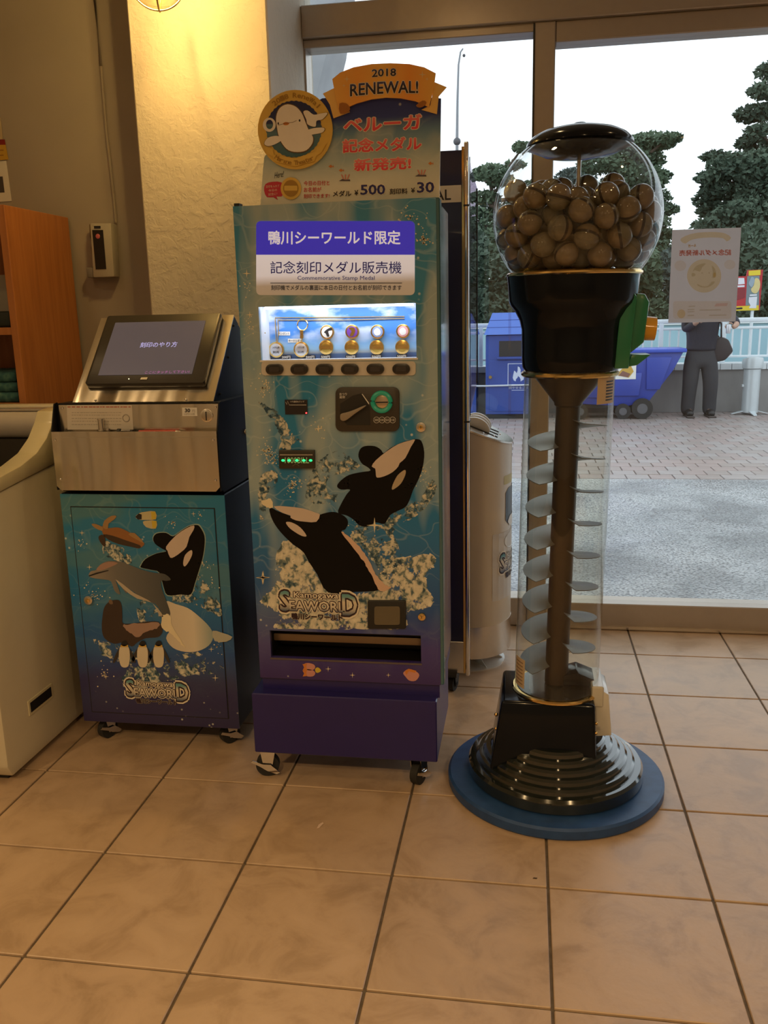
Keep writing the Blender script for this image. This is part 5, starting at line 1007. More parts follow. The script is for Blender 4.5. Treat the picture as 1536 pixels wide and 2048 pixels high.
for a in (-.9, .0, .9): B().prism([V((UX-.02+q*math.cos(a), UY+q*math.sin(a)-.004, z)) for q, z in ((.05, .007), (.155, .007), (.05, .069))], (0, .008, 0)).done('foot_gusset', M_STEEL, um, None)
B().cyl((UX-.02, UY, .006), (UX-.02, UY, .07), .06, .06, 24).done('foot_post', M_STEEL, um)

# ================================================================ spiral gumball machine
GX, GY = -.370, .930
gm = thing('gumball_machine', (GX, GY, 0), 'tall spiral capsule machine with clear globe, glass tube and stepped black base', 'gumball machine')
lean = .0205                                   # the tower leans slightly to the right
def gx(z): return GX+lean*max(0, z-.30)
GBL = mat('gloss_black', (.005, .007, .012), .16, coat=.12, spec=.15, var=.05); GBASE = mat('gloss_green_black', (.012, .016, .014), .10, coat=1., var=.1)
B().lathe([(0, .0), (.322, .0), (.327, .006), (.327, .030), (.320, .036), (0, .036)], (GX, GY, 0), 72).done('round_mat', mottle('blue_painted_wood', [(.3, (.014, .05, .16)), (.7, (.024, .08, .24))], 20, .45, bump=.05), gm)
pr_ = [(.258, .036), (.263, .042), (.263, .074), (.257, .083)]
r_, z_ = .240, .084
for k in range(5):
    pr_ += [(r_, z_), (r_-.002, z_+.010), (r_-.009, z_+.0165), (r_-.020, z_+.017)]; r_ -= .022; z_ += .0172
pr_ += [(r_, z_), (0, z_+.002)]
B().lathe(pr_, (GX, GY, 0), 72).done('stepped_base', GBASE, gm, 28)
# pedestal: sloped towards -X, upright towards +X
pz0, pz1 = .085, .312
b = B(); t = bmesh.new()
bot = [(-.195, -.135), (.118, -.135), (.118, .135), (-.195, .135)]; topq = [(-.160, -.118), (.108, -.118), (.108, .118), (-.160, .118)]
lo_ = [t.verts.new((GX+x, GY+y, pz0)) for x, y in bot]; hi = [t.verts.new((GX+x, GY+y, pz1)) for x, y in topq]
t.faces.new(lo_[::-1]); t.faces.new(hi)
for i in range(4): t.faces.new((lo_[i], lo_[(i+1) % 4], hi[(i+1) % 4], hi[i]))
bmesh.ops.bevel(t, geom=list(t.edges), offset=.010, segments=3, affect='EDGES', profile=.5); b.join(t); pd = b.done('pedestal', GBL, gm)
for z in (.215, .26): B().sphere((GX-.176, GY-.1, z), .006, 10, 8).done('bolt', M_BRASS, pd)
for z in (.23, .20): B().sphere((GX+.112, GY-.128, z+.03), .005, 10, 8).done('bolt', M_BRASS, pd)
# prize door on the right side
ch = B(); ch.box(GX+.100, GX+.135, GY-.075, GY+.075, .285, .350, .004, 1); cpl = glass('clear_acrylic', (.90, .90, .84), .10, .5, 3); chm = mat('milky_acrylic', (.55, .53, .47), .25, coat=.4)
k = ch.done('prize_chute', chm, gm)
B().prism([V((x, GY-.07, z)) for x, z in ((GX+.112, .19), (GX+.162, .195), (GX+.150, .325), (GX+.132, .335), (GX+.112, .30))], (0, .14, 0), .003).done('prize_flap', mat('cloudy_flap', (.62, .60, .55), .2, coat=.4), k)
# tube with collars
tz0, tz1 = .318, 1.262
def ring(z, r, h, m, name, parent, dx=0.):
    return B().lathe([(r-.010, 0), (r, 0), (r+.004, h*.3), (r+.004, h*.7), (r, h), (r-.010, h)], (gx(z)+dx, GY, z), 56).done(name, m, parent)
ring(.308, .128, .012, M_BRASS, 'gold_collar', gm); ring(1.246, .130, .014, M_BRASS, 'gold_collar', gm)
b = B(); b.lathe([(.124, tz0), (.124, .5), (.124, .8), (.124, 1.1), (.124, tz1)], (0, GY, 0), 56)
for v in b.bm.verts: v.co.x += gx(v.co.z)
b.done('clear_tube', glass('tube_glass', (.93, .925, .86), .045, .85, 3.2), gm, 60)
b = B(); b.lathe([(.034, .33), (.034, .6), (.034, .9), (.034, 1.16), (.039, 1.165), (.04, 1.172), (.095, 1.24), (.10, 1.25), (0, 1.25)], (0, GY, 0), 36)
for v in b.bm.verts: v.co.x += gx(v.co.z)
b.done('core_column', mat('brown_core', (.030, .018, .012), .35), gm)
# spiral track: eight flights, each with its own edge step
sm_ = mat('grey_spiral_plastic', (.15, .17, .20), .32)
z = .385; pitch = .0945; fl_n = 8
for k in range(fl_n):
    t = bmesh.new(); n = 40; rows = []
    for i in range(n+1):
        a = -2.3-5.2*i/n; zz = z+pitch*k+pitch*i/n*.83
        row = []
        for r, dz in ((.033, .003), (.06, .001), (.085, .0), (.110, .0)):
            p = V((gx(zz)+r*math.cos(a), GY+r*math.sin(a), zz+dz)); row.append((t.verts.new(p), t.verts.new(p-V((0, 0, .0022)))))
        rows.append(row)
    for i in range(n):
        for j in range(3):
            t.faces.new((rows[i][j][0], rows[i][j+1][0], rows[i+1][j+1][0], rows[i+1][j][0])); t.faces.new((rows[i][j][1], rows[i+1][j][1], rows[i+1][j+1][1], rows[i][j+1][1]))
        t.faces.new((rows[i][3][0], rows[i][3][1], rows[i+1][3][1], rows[i+1][3][0])); t.faces.new((rows[i][0][0], rows[i+1][0][0], rows[i+1][0][1], rows[i][0][1]))
    for i in (0, n):
        for j in range(3): t.faces.new((rows[i][j][0], rows[i][j][1], rows[i][j+1][1], rows[i][j+1][0]))
    b = B(); b.join(t); b.done('spiral_flight', sm_, gm, 40)
B().lathe([(0, .328), (.118, .322), (.118, .316), (0, .316)], (gx(.32), GY, 0), 40).done('tube_floor', mat('dark_tube_floor', (.02, .02, .022), .2, coat=.5), gm)
B().prism([V((gx(.33)+x, GY-.03, z_)) for x, z_ in ((.02, .33), (.11, .33), (.11, .352), (.06, .372), (.02, .36))], (0, .09, 0), .003).done('exit_gate', GBL, gm)
# stickers on the tube
def tube_sticker(z0, z1, a0, a1, name, m):
    t = bmesh.new(); cols = []
    for i in range(9):
        a = a0+(a1-a0)*i/8; cols.append([t.verts.new((gx(q)+.1248*math.cos(a), GY+.1248*math.sin(a), q)) for q in (z0, z1)])
    for i in range(8): t.faces.new((cols[i][0], cols[i+1][0], cols[i+1][1], cols[i][1]))
    b = B(); b.join(t); return b.flat(name, m, gm)
stk = mat('tan_sticker', (.55, .42, .26), .6)
s1 = tube_sticker(1.175, 1.246, -.98, -.35, 'notice_sticker', stk); s2 = tube_sticker(.335, .425, -2.9, -2.45, 'notice_sticker', stk)
for k in range(7):
    zz = 1.183+k*.0082
    t = bmesh.new(); cols = [[t.verts.new((gx(q)+.1252*math.cos(a), GY+.1252*math.sin(a), q)) for q in (zz, zz+.004)] for a in (-.72, -.62, -.52, -.42)]
    for i in range(3): t.faces.new((cols[i][0], cols[i+1][0], cols[i+1][1], cols[i][1]))
    b = B(); b.join(t); b.flat('print_line', M_INK, s1)
    zz = .345+k*.011
    t = bmesh.new(); cols = [[t.verts.new((gx(q)+.1252*math.cos(a), GY+.1252*math.sin(a), q)) for q in (zz, zz+.003)] for a in (-2.85, -2.75, -2.62, -2.52)]
    for i in range(3): t.faces.new((cols[i][0], cols[i+1][0], cols[i+1][1], cols[i][1]))
    b = B(); b.join(t); b.flat('print_line', mat('brown_ink', (.2, .13, .07), .6), s2)
# black body, rim, globe, lid
bx = gx(1.40)
b = B(); b.lathe([(.10, 1.262), (.128, 1.262), (.134, 1.272), (.136, 1.30), (.137, 1.375), (.143, 1.40), (.156, 1.425), (.168, 1.440), (.172, 1.452), (.176, 1.50), (.178, 1.516), (.16, 1.518)], (bx, GY, 0), 64); b.done('coin_body', GBL, gm, 30)
ring(1.514, .178, .012, M_BRASS, 'gold_rim', gm, 0)
gc = V((gx(1.67)+.001, GY, 1.668)); GR = .2235
pr_ = []
a0 = math.acos((1.526-1.668)/GR); a1 = math.acos(min(1, (1.845-1.668)/GR))
for i in range(41): a = a0+(a1-a0)*i/40; pr_.append((GR*math.sin(a), GR*math.cos(a)))
B().lathe(pr_, gc, 72).done('glass_globe', glass('globe_glass', (.95, .965, .97), .03, .55, 3.0), gm, 60)
lz = 1.845
B().lathe([(.0, -.035), (.09, -.022), (.132, -.004), (.139, .002), (.138, .010), (.125, .024), (.10, .037), (.06, .047), (.02, .0505), (0, .051)], (gx(lz), GY, lz), 56).done('lid', GBL, gm, 40)
ring(lz+.001, .134, .010, M_BRASS, 'lid_trim', gm); B().cyl((gx(lz), GY, lz+.049), (gx(lz), GY, lz+.058), .017, .015, 20).done('lid_nut', GBL, gm)
B().cyl((gx(1.7), GY, 1.53), (gx(lz), GY, lz-.03), .0055, .0055, 12).done('lid_rod', M_STEEL, gm)
# coin mechanism on the +X side
GRN = mat('green_painted_metal', (.014, .19, .10), .3, coat=.3)
mx0 = bx+.128
b = B(); b.prism([V((x, GY-.075, z)) for x, z in ((mx0-.018, 1.268), (mx0+.020, 1.268), (mx0+.034, 1.455), (mx0+.026, 1.468), (mx0-.004, 1.468))], (0, .15, 0), .003); mc = b.done('coin_mechanism', GRN, gm)
B().prism([V((x, GY-.05, z)) for x, z in ((mx0+.016, 1.30), (mx0+.060, 1.335), (mx0+.070, 1.44), (mx0+.058, 1.462), (mx0+.026, 1.464))], (0, .10, 0), .004).done('mechanism_face', GRN, mc)
B().prism([V((x, GY-.05, z)) for x, z in ((mx0+.014, 1.270), (mx0+.045, 1.275), (mx0+.080, 1.303), (mx0+.030, 1.303))], (0, .10, 0), .002).done('coin_chute', GRN, mc)
kz = 1.372
B().cyl((mx0+.058, GY-.005, kz), (mx0+.094, GY-.005, kz-.003), .033, .031, 28).done('turn_knob', mat('yellow_plastic', (.72, .36, .02), .35, coat=.3), mc)
B().box(mx0+.058, mx0+.072, GY-.03, GY-.015, 1.417, 1.432, .002, 1).done('coin_guide', M_BRASS, mc)

# ================================================================ capsules heaped in the globe (settled by a small relaxation)
import numpy as np
rng = np.random.default_rng(3); NB = 112; rb = .0325
P = rng.normal(0, .08, (NB, 3))+np.array([0, 0, .02])
Rin = GR-.003-rb; zf = 1.524-1.668+rb
for it in range(900):
    P[:, 2] -= .0014 if it < 600 else (.0003 if it < 760 else 0)
    for _ in range(2):
        D = P[:, None]-P[None]; d = np.sqrt((D**2).sum(-1))+1e-9; np.fill_diagonal(d, 9)
        ov = np.clip(2*rb-d, 0, None); P += ((D/d[..., None])*ov[..., None]).sum(1)*.42
        r = np.sqrt((P**2).sum(1)); s = np.where(r > Rin, Rin/np.maximum(r, 1e-9), 1); P *= s[:, None]
        P[:, 2] = np.maximum(P[:, 2], zf)
        rc_ = np.sqrt(P[:, 0]**2+P[:, 1]**2)+1e-9; q = rc_ < rb+.006; P[q, :2] *= ((rb+.006)/rc_[q])[:, None]
def capsule_mat(name, col, clear):
    m = mat(name, col, .10, coat=.6, var=.3, scale=50); nt = m.node_tree; N = nt.nodes; L = nt.links; b = N['Principled BSDF']; out = N['Material Output']
    tr = N.new('ShaderNodeBsdfTransparent'); tr.inputs[0].default_value = (.80, .74, .60, 1); mx = N.new('ShaderNodeMixShader'); mx.inputs[0].default_value = clear
    L.new(b.outputs[0], mx.inputs[1]); L.new(tr.outputs[0], mx.inputs[2]); L.new(mx.outputs[0], out.inputs[0]); return m
shell_a = capsule_mat('amber_capsule_shell', (.22, .165, .10), .18); shell_b = capsule_mat('clear_capsule_shell', (.30, .27, .19), .5)
band = mat('dark_capsule_seam', (.035, .022, .014), .3)
def halfshell(s, m, par):
    pr = [(rb*math.sin(a), s*rb*math.cos(a)) for a in [PI/2*.93*i/8 for i in range(9)]]
    return B().lathe(pr, (0, 0, 0), 20).done('half_shell', m, par, 60)
proto = thing('toy_capsule', (0, 0, 0), 'amber and clear ball-shaped toy capsule heaped inside the glass globe', 'capsule', 'toy capsules in the glass globe')
halfshell(1, shell_a, proto); halfshell(-1, shell_b, proto); B().lathe([(rb*.965, -.0042), (rb*1.0, -.0036), (rb*1.0, .0036), (rb*.965, .0042)], (0, 0, 0), 20).done('seam_band', band, proto, 40)
for i in range(NB):
    loc = gc+V(P[i]); rot = (rng.uniform(0, PI), rng.uniform(0, PI), rng.uniform(0, 2*PI))
    if i == 0: proto.location = loc; proto.rotation_euler = rot
    else: copy_tree(proto, loc, rot)

# ================================================================ poster taped on the glass, seen from behind
PYg = 2.341; PP = YP(PYg); CPo = crop(1330, 440, 9.306)
def paper_mat(name, col, tr):
    m = bpy.data.materials.new(name); MATS[name] = m; nt, N, L = nodes_of(m); N.remove(N['Principled BSDF']); out = N['Material Output']
    d = N.new('ShaderNodeBsdfDiffuse'); t = N.new('ShaderNodeBsdfTranslucent'); mx = N.new('ShaderNodeMixShader'); mx.inputs[0].default_value = tr
    tc = N.new('ShaderNodeTexCoord'); nz = N.new('ShaderNodeTexNoise'); nz.inputs['Scale'].default_value = 12; L.new(tc.outputs['Object'], nz.inputs['Vector'])
    r = ramp(N, [(.3, tuple(c*.96 for c in col)), (.7, col)]); L.new(nz.outputs['Fac'], r.inputs[0]); L.new(r.outputs[0], d.inputs[0]); L.new(r.outputs[0], t.inputs[0])
    L.new(d.outputs[0], mx.inputs[1]); L.new(t.outputs[0], mx.inputs[2]); L.new(mx.outputs[0], out.inputs[0]); return m
po = thing('glass_poster', PP.at(*PP.uv(CPo(700, 1900))), 'beluga medal poster stuck to the window glass, print showing through', 'poster')
tr_ = .45
pp_ = decal(PP, 'sheet', [(135, 185), (1420, 140), (1312, 1890), (60, 1915)], paper_mat('poster_paper', (.48, .42, .40), tr_), po, 0, 1, c=CPo)
def ghost(name, tint):      # print on the far side: the sheet shows tinted there
    m = bpy.data.materials.new(name); MATS[name] = m; nt, N, L = nodes_of(m); N.remove(N['Principled BSDF']); t = N.new('ShaderNodeBsdfTransparent'); nz = N.new('ShaderNodeTexNoise'); nz.inputs['Scale'].default_value = 40
    r = ramp(N, [(.3, tuple(c*.95 for c in tint)), (.7, tint)]); L.new(nz.outputs['Fac'], r.inputs[0]); L.new(r.outputs[0], t.inputs[0]); L.new(t.outputs[0], N['Material Output'].inputs[0]); return m
pgold = ghost('poster_gold', (.99, .86, .58)); pcream = ghost('poster_cream', (1., .93, .82)); pred = ghost('poster_red', (1., .80, .74)); pshade = ghost('poster_shade', (.88, .84, .72))
decal(PP, 'ribbon_print', [(300, 340), (480, 260), (700, 228), (950, 225), (1120, 250), (1230, 330), (1150, 400), (1080, 340), (850, 325), (600, 345), (460, 385), (380, 440), (300, 400)], pgold, po, 1, 2, c=CPo)
for body, x0, y0, x1, y1, m in (('ルーガ', 430, 440, 580, 500, pgold), ('記念メダル新発売', 262, 540, 1236, 660, pred)): 
    q = [CPo(*p) for p in ((x1, y0), (x0, y0+14), (x1, y1), (x0, y1+14))]; lettering(quadfn(PP, *q, k=.0006), body, m, po, .06, .06)
rin = ell(733, 1032, 236, 222, 40); decal(PP, 'medal_print', ell(728, 1040, 318, 312, 40)+[ell(728, 1040, 318, 312, 40)[0]]+[rin[0]]+rin[::-1], pgold, po, 1, 1, c=CPo)
for pts in ([(545, 900), (590, 850), (680, 815), (760, 812), (690, 880), (650, 960), (560, 935), (515, 960)], [(870, 850), (930, 910), (950, 1000), (930, 1070), (880, 1070), (890, 960)], [(500, 985), (560, 1000), (560, 1040), (500, 1050)], [(600, 1190), (700, 1235), (800, 1225), (870, 1150), (930, 1150), (850, 1230), (730, 1258), (620, 1230)]): decal(PP, 'medal_water_print', pts, pshade, po, 2, 2, c=CPo)
for x in (690, 822): decal(PP, 'eye', ell(x, 985, 12, 14, 10), pshade, po, 2, 1, c=CPo)
for pts in ([(905, 985), (945, 985), (945, 1060), (900, 1060)],): decal(PP, 'ring_print', pts, pgold, po, 3, 2, c=CPo)
decal(PP, 'bubble_print', ell(285, 850, 110, 100, 20), pcream, po, 1, 1, c=CPo); decal(PP, 'bubble_print', ell(1205, 830, 105, 90, 20), pcream, po, 1, 1, c=CPo)
decal(PP, 'info_box', rrect(150, 1510, 1235, 1840, 50), pcream, po, 1, 1, c=CPo); decal(PP, 'coin_print', ell(302, 1745, 76, 82, 24), pgold, po, 2, 1, c=CPo)
decal(PP, 'red_tab', [(950, 1555), (1170, 1545), (1150, 1600), (915, 1610)], pred, po, 2, 1, c=CPo)
for x0, y0, x1 in ((640, 1668, 1040), (820, 1765, 1140), (440, 1600, 560), (420, 1660, 545), (420, 1700, 545), (420, 1770, 540)):
    decal(PP, 'print_line', [(x0, y0), (x1, y0-6), (x1, y0+14), (x0, y0+20)], pshade, po, 2, 1, c=CPo)
# scraps on the floor
p = onZ(640, 1652); t = B().prism([p+V(q) for q in ((-.006, -.014, .0008), (.0, -.012, .0008), (.008, .012, .0012), (.004, .016, .002), (-.005, .004, .0012))], (0, 0, .0006)).done('paper_scrap', mat('pink_paper', (.72, .55, .45), .8), None, None, origin=p); tag(t, 'tiny pale pink paper scrap on the tiled floor', 'scrap')
p = onZ(1070, 1757); t = B().prism([p+V(q) for q in ((-.006, -.002, .0006), (.004, -.003, .0008), (.006, .002, .001), (-.003, .003, .0008))], (0, 0, .0006)).done('leaf_scrap', mat('brown_leaf', (.10, .06, .03), .8), None, None, origin=p); tag(t, 'tiny brown leaf fragment on the floor before the gumball machine', 'leaf')
# ================================================================ outdoor things
BLU = mat('blue_painted_steel', (.025, .065, .30), .42, var=.18, scale=4); BLR = mat('blue_roof_paint', (.055, .14, .50), .4, var=.08, scale=3); BDK = mat('bin_opening_dark', (.010, .012, .016), .6)
BWH = mat('white_bin_print', (.55, .62, .78), .5)
def bin_house(x0, x1, y0, name, label, flame=True):
    y1 = y0+.60; ze, zt = onY(968, 670, 10.36).z, onY(985, 626, 10.62).z; t = thing(name, ((x0+x1)/2, (y0+y1)/2, 0), label, 'trash bin', 'blue trash bins outside')
    B().box(x0+.02, x1-.02, y0, y1, .06, ze-.005, .008, 1).done('body', BLU, t)
    ins = .10
    t2 = bmesh.new(); lo_ = [t2.verts.new(V(p)) for p in ((x0, y0-.04, ze), (x1, y0-.04, ze), (x1, y1+.0, ze), (x0, y1+.0, ze))]; hi = [t2.verts.new(V(p)) for p in ((x0+ins, y0+.22, zt), (x1-ins, y0+.22, zt), (x1-ins, y1-.12, zt), (x0+ins, y1-.12, zt))]
    t2.faces.new(lo_[::-1]); t2.faces.new(hi)
    for i in range(4): t2.faces.new((lo_[i], lo_[(i+1) % 4], hi[(i+1) % 4], hi[i]))
    b = B(); b.join(t2); rf = b.done('roof', BLR, t, None)
    for f_ in (.33, .66):
        z = ze+(zt-ze)*f_; y = y0-.04+.26*f_; B().box(x0+ins*f_+.005, x1-ins*f_-.005, y-.004, y+.004, z-.003, z+.004).done('roof_seam', BLU, rf, None)
    B().box(x0+.20, x1-.12, y0-.004, y0+.01, .835, 1.04).done('opening', BDK, t, None)
    B().box(x0+.17, x1-.09, y0-.045, y0, .80, .825, .006, 1).done('shelf_lip', BLU, t)
    dr = B().box(x0+.07, x1-.05, y0-.008, y0, .10, .785, .004, 1).done('door', BLU, t)
    B().cyl((x0+.085, y0-.008, .565), (x0+.085, y0-.03, .565), .022, .022, 14).done('door_knob', M_BRASS, dr)
    B().box(x0+.03, x1-.03, y0+.03, y1, 0, .06).done('skid', BDK, t, None)
    if flame:
        bp2 = YP(y0-.010); u0, v0 = .43+x0-.0, .0
        cx = x0+.46; cz = .60; hw = .135
        for a, b_, c, d in ((cx-hw, cx+hw, cz+hw, cz+hw+.008), (cx-hw, cx+hw, cz-hw-.008, cz-hw), (cx-hw-.008, cx-hw, cz-hw-.008, cz+hw+.008), (cx+hw, cx+hw+.008, cz-hw-.008, cz+hw+.008)): B().box(a, b_, y0-.0105, y0-.008, c, d).done('pictogram_frame', BWH, dr, None)
        fl_ = [(570, 690), (585, 610), (605, 510), (650, 545), (665, 580), (690, 520), (695, 405), (740, 430), (770, 500), (760, 560), (825, 530), (820, 590), (855, 660), (840, 740), (765, 785), (770, 740), (745, 680), (715, 660), (705, 640), (690, 690), (650, 730), (650, 780), (600, 760)]
        B().prism([V((cx+(x-715)*.00053, y0-.0108, cz-(y-600)*.00053)) for x, y in fl_], (0, .002, 0)).done('flame_pictogram', BWH, dr, None)
        lettering(lambda s, t_: V((cx-.13+.26*s, y0-.0108, cz-hw-.062+.034*t_)), '燃やせるゴミ', BWH, dr, .01, .01); B().box(cx-.09, cx+.10, y0-.0105, y0-.008, cz-hw-.082, cz-hw-.076).done('underline', BWH, dr, None)
    else:
        cx = (x0+x1)/2+.2; cz = .60; B().box(cx-.13, cx+.13, y0-.0105, y0-.008, .47, .73).done('pictogram_panel', BWH, dr, None)
    return t
bin_house(onY(968, 670, 10.36).x, onY(968, 670, 10.36).x+.82, 10.40, 'flame_marked_bin', 'blue house-shaped trash bin with white flame sign behind the glass'); bin_house(onY(968, 670, 10.36).x-.92, onY(968, 670, 10.36).x-.09, 10.42, 'house_shaped_bin', 'blue house-shaped trash bin half hidden behind the display stand', False)
rp = B().tube([onY(936, 772, 10.374), onY(970, 772, 10.374), onY(1045, 770, 10.374), V((-.15, 10.374, onY(1045, 770, 10.374).z))], .012, 6).done('rope', mat('white_rope', (.55, .60, .68), .7), None, origin=V((-.6, 10.7, .5))); tag(rp, 'thin white rope strung across the blue trash bins', 'rope')
# plastic tilt cart
ct = thing('tilt_cart', (1.0, 10.55, 0), 'blue plastic tilt cart with black wheels beside the standing person', 'cart'); CTM = mat('blue_cart_plastic', (.028, .06, .36), .38, var=.1, scale=3)
cy0, cy1 = 10.33, 10.83
B().prism([V((x, cy0+.03, z)) for x, z in ((.12, .30), (.16, .20), (.85, .16), (1.13, .22), (1.42, .62), (1.54, .86), (.06, .86))], (0, cy1-cy0-.06, 0), .012).done('tub', CTM, ct)
B().box(.02, 1.575, cy0-.02, cy1+.02, .855, .905, .012).done('rim', mat('blue_rim', (.03, .08, .48), .35), ct)
B().prism([V((x, cy0, z)) for x, z in ((.64, .30), (1.0, .30), (1.03, .60), (.63, .60))], (0, .05, 0), .01).done('side_rib', CTM, ct); B().prism([V((x, cy0, z)) for x, z in ((1.09, .38), (1.26, .38), (1.40, .80), (1.08, .80))], (0, .05, 0), .01).done('side_rib', CTM, ct); B().prism([V((x, cy0, z)) for x, z in ((.20, .28), (.56, .28), (.57, .80), (.20, .80))], (0, .05, 0), .01).done('side_rib', CTM, ct)
for x, r in ((1.045, .135), (.80, .10), (.25, .10)): 
    k = B().cyl((x, cy0-.035, r), (x, cy0+.02, r), r, r, 28).done('wheel', M_RUBBER, ct); B().cyl((x, cy0-.038, r), (x, cy0-.03, r), r*.5, r*.5, 18).done('wheel_hub', mat('grey_hub', (.10, .10, .11), .5), k)
    B().cyl((x, cy1-.04, r), (x, cy1+.02, r), r, r, 24).done('wheel', M_RUBBER, ct)
B().box(.15, 1.15, cy0+.05, cy1-.05, .14, .19).done('chassis', BDK, ct, None)
lb_ = B().box(.66, .95, cy0-.004, cy0+.002, .52, .735).done('label', M_WHITE, ct, None)
B().prism([V((x, cy0-.006, z)) for x, z in ((.72, .57), (.86, .54), (.92, .62), (.88, .70), (.80, .69), (.74, .62))], (0, .003, 0)).done('picture', mat('amber_picture', (.55, .34, .06), .5), lb_, None); B().prism([V((x, cy0-.008, z)) for x, z in ((.73, .57), (.85, .545), (.88, .59), (.78, .63))], (0, .003, 0)).done('picture', mat('brown_picture', (.22, .10, .08), .5), lb_, None)
# round ashtray stand
at = thing('ashtray_stand', (2.53, 11.0-.06, 0), 'silver round ashtray stand with star foot against the concrete wall', 'ashtray'); ASM = mat('pale_steel_paint', (.55, .60, .62), .35, .3); ax, ay = 2.50, 10.78
B().lathe([(0, .03), (.105, .03), (.105, .60), (0, .60)], (ax, ay, 0), 32).done('column', ASM, at); b = B(); b.lathe([(.10, .60), (.13, .615), (.135, .70), (.128, .735), (.10, .742), (0, .742)], (ax, ay, 0), 32); hd = b.done('ash_head', ASM, at)
for v in hd.data.vertices:
    if v.co.z > .65: v.co.z += -(v.co.y-(ay-at.location.y))*.22
for k in range(6): a = PI/3*k; B().cyl((ax+.065*math.cos(a), ay+.065*math.sin(a), .742-.065*math.sin(a)*.22), (ax+.065*math.cos(a), ay+.065*math.sin(a), .7455-.065*math.sin(a)*.22), .018, .018, 12).done('ash_hole', BDK, hd, None)
for k in range(4):
    a = PI/4+PI/2*k-.7; d = V((math.cos(a), math.sin(a), 0)); n = V((-d.y, d.x, 0)); c = V((ax, ay, 0))
    B().prism([c+d*.06-n*.045+V((0, 0, .05)), c+d*.06+n*.045+V((0, 0, .05)), c+d*.24+n*.022+V((0, 0, .004)), c+d*.24-n*.022+V((0, 0, .004))], (0, 0, .010)).done('foot', ASM, at, None)
B().box(ax-.122, ax-.10, ay-.03, ay+.03, .37, .40).done('bracket', ASM, at, None)
# red food sign beyond the railing
sg = thing('food_sign', (2.9, 13.0, 0), 'red and yellow food signboard on a post beyond the railing', 'sign'); SY = 13.0; SG = YP(SY); CS = crop(1450, 520, 14.63)
B().prism([V((x, SY, z)) for x, z in ((2.40, 1.37), (3.08, 1.35), (3.09, 1.955), (2.87, 1.955), (2.86, 1.865), (2.40, 1.865))], (0, .06, 0)).done('board', mat('sign_red', (.42, .012, .02), .45), sg, None)
sgd = lambda name, pts, m, k=3, smm=1: decal(SG, name, pts, m, sg, k, smm, c=CS, th=.0015)
SGY = mat('sign_yellow', (.70, .52, .02), .45); SGW = mat('sign_white', (.68, .68, .74), .45); SGG = mat('sign_grey', (.16, .22, .24), .5)
sgd('yellow_header', [(690, 315), (1040, 290), (1035, 440), (690, 460)], SGY); sgd('grey_field', [(650, 470), (1010, 460), (990, 1330), (600, 1330)], SGG, 2); sgd('yellow_footer', [(200, 1360), (985, 1325), (985, 1470), (200, 1490)], SGY)
sgd('bread_picture', [(880, 540), (950, 530), (1020, 620), (1020, 800), (960, 930), (880, 980), (790, 940), (760, 850), (830, 760), (860, 640)], mat('sign_bun', (.62, .50, .22), .5), 4, 2); sgd('bottle_picture', [(775, 490), (850, 530), (865, 620), (800, 780), (745, 785), (690, 690), (720, 600)], mat('sign_bottle', (.26, .33, .40), .4), 5, 2)
sgd('white_panel', [(390, 525), (560, 525), (575, 700), (380, 720)], SGW); sgd('white_panel', [(365, 745), (570, 735), (570, 790), (365, 800)], SGW); sgd('white_panel', [(700, 1090), (940, 1070), (910, 1410), (700, 1410), (740, 1330), (690, 1230)], SGW, 4); sgd('white_panel', [(725, 1010), (930, 1000), (930, 1045), (720, 1055)], SGW, 4); sgd('dark_pill', [(330, 1400), (490, 1385), (520, 1410), (490, 1440), (330, 1450)], BDK, 4); sgd('red_picture', [(360, 830), (600, 820), (580, 1100), (340, 1180)], mat('sign_dark_red', (.22, .012, .02), .5), 4)
B().cyl((2.98, SY+.03, 0), (2.98, SY+.03, 1.36), .025, .025, 12).done('post', RW, sg)
# tall flexible banner pole
pY = 12.0; pb = onY(914, 283, pY); pt = [V((pb.x-.02, pY, 0)), V((pb.x-.01, pY, 2.0)), pb, onY(915, 200, pY), onY(917, 130, pY), onY(921, 104, pY), onY(926, 97, pY)]
fp_ = thing('banner_pole', (pb.x, pY, 0), 'thin grey pole with curved tip standing against the white sky', 'pole'); B().tube(pt, [.03, .03, .022, .018, .014, .012, .010], 8).done('shaft', mat('grey_pole', (.22, .23, .25), .4, .4), fp_); B().sphere(pb, .055, 12, 8).done('joint_ball', mat('dark_joint', (.08, .08, .09), .5), fp_); B().sphere(onY(928, 111, pY), .022, 10, 6).done('tip_bead', MATS['dark_joint'], fp_)

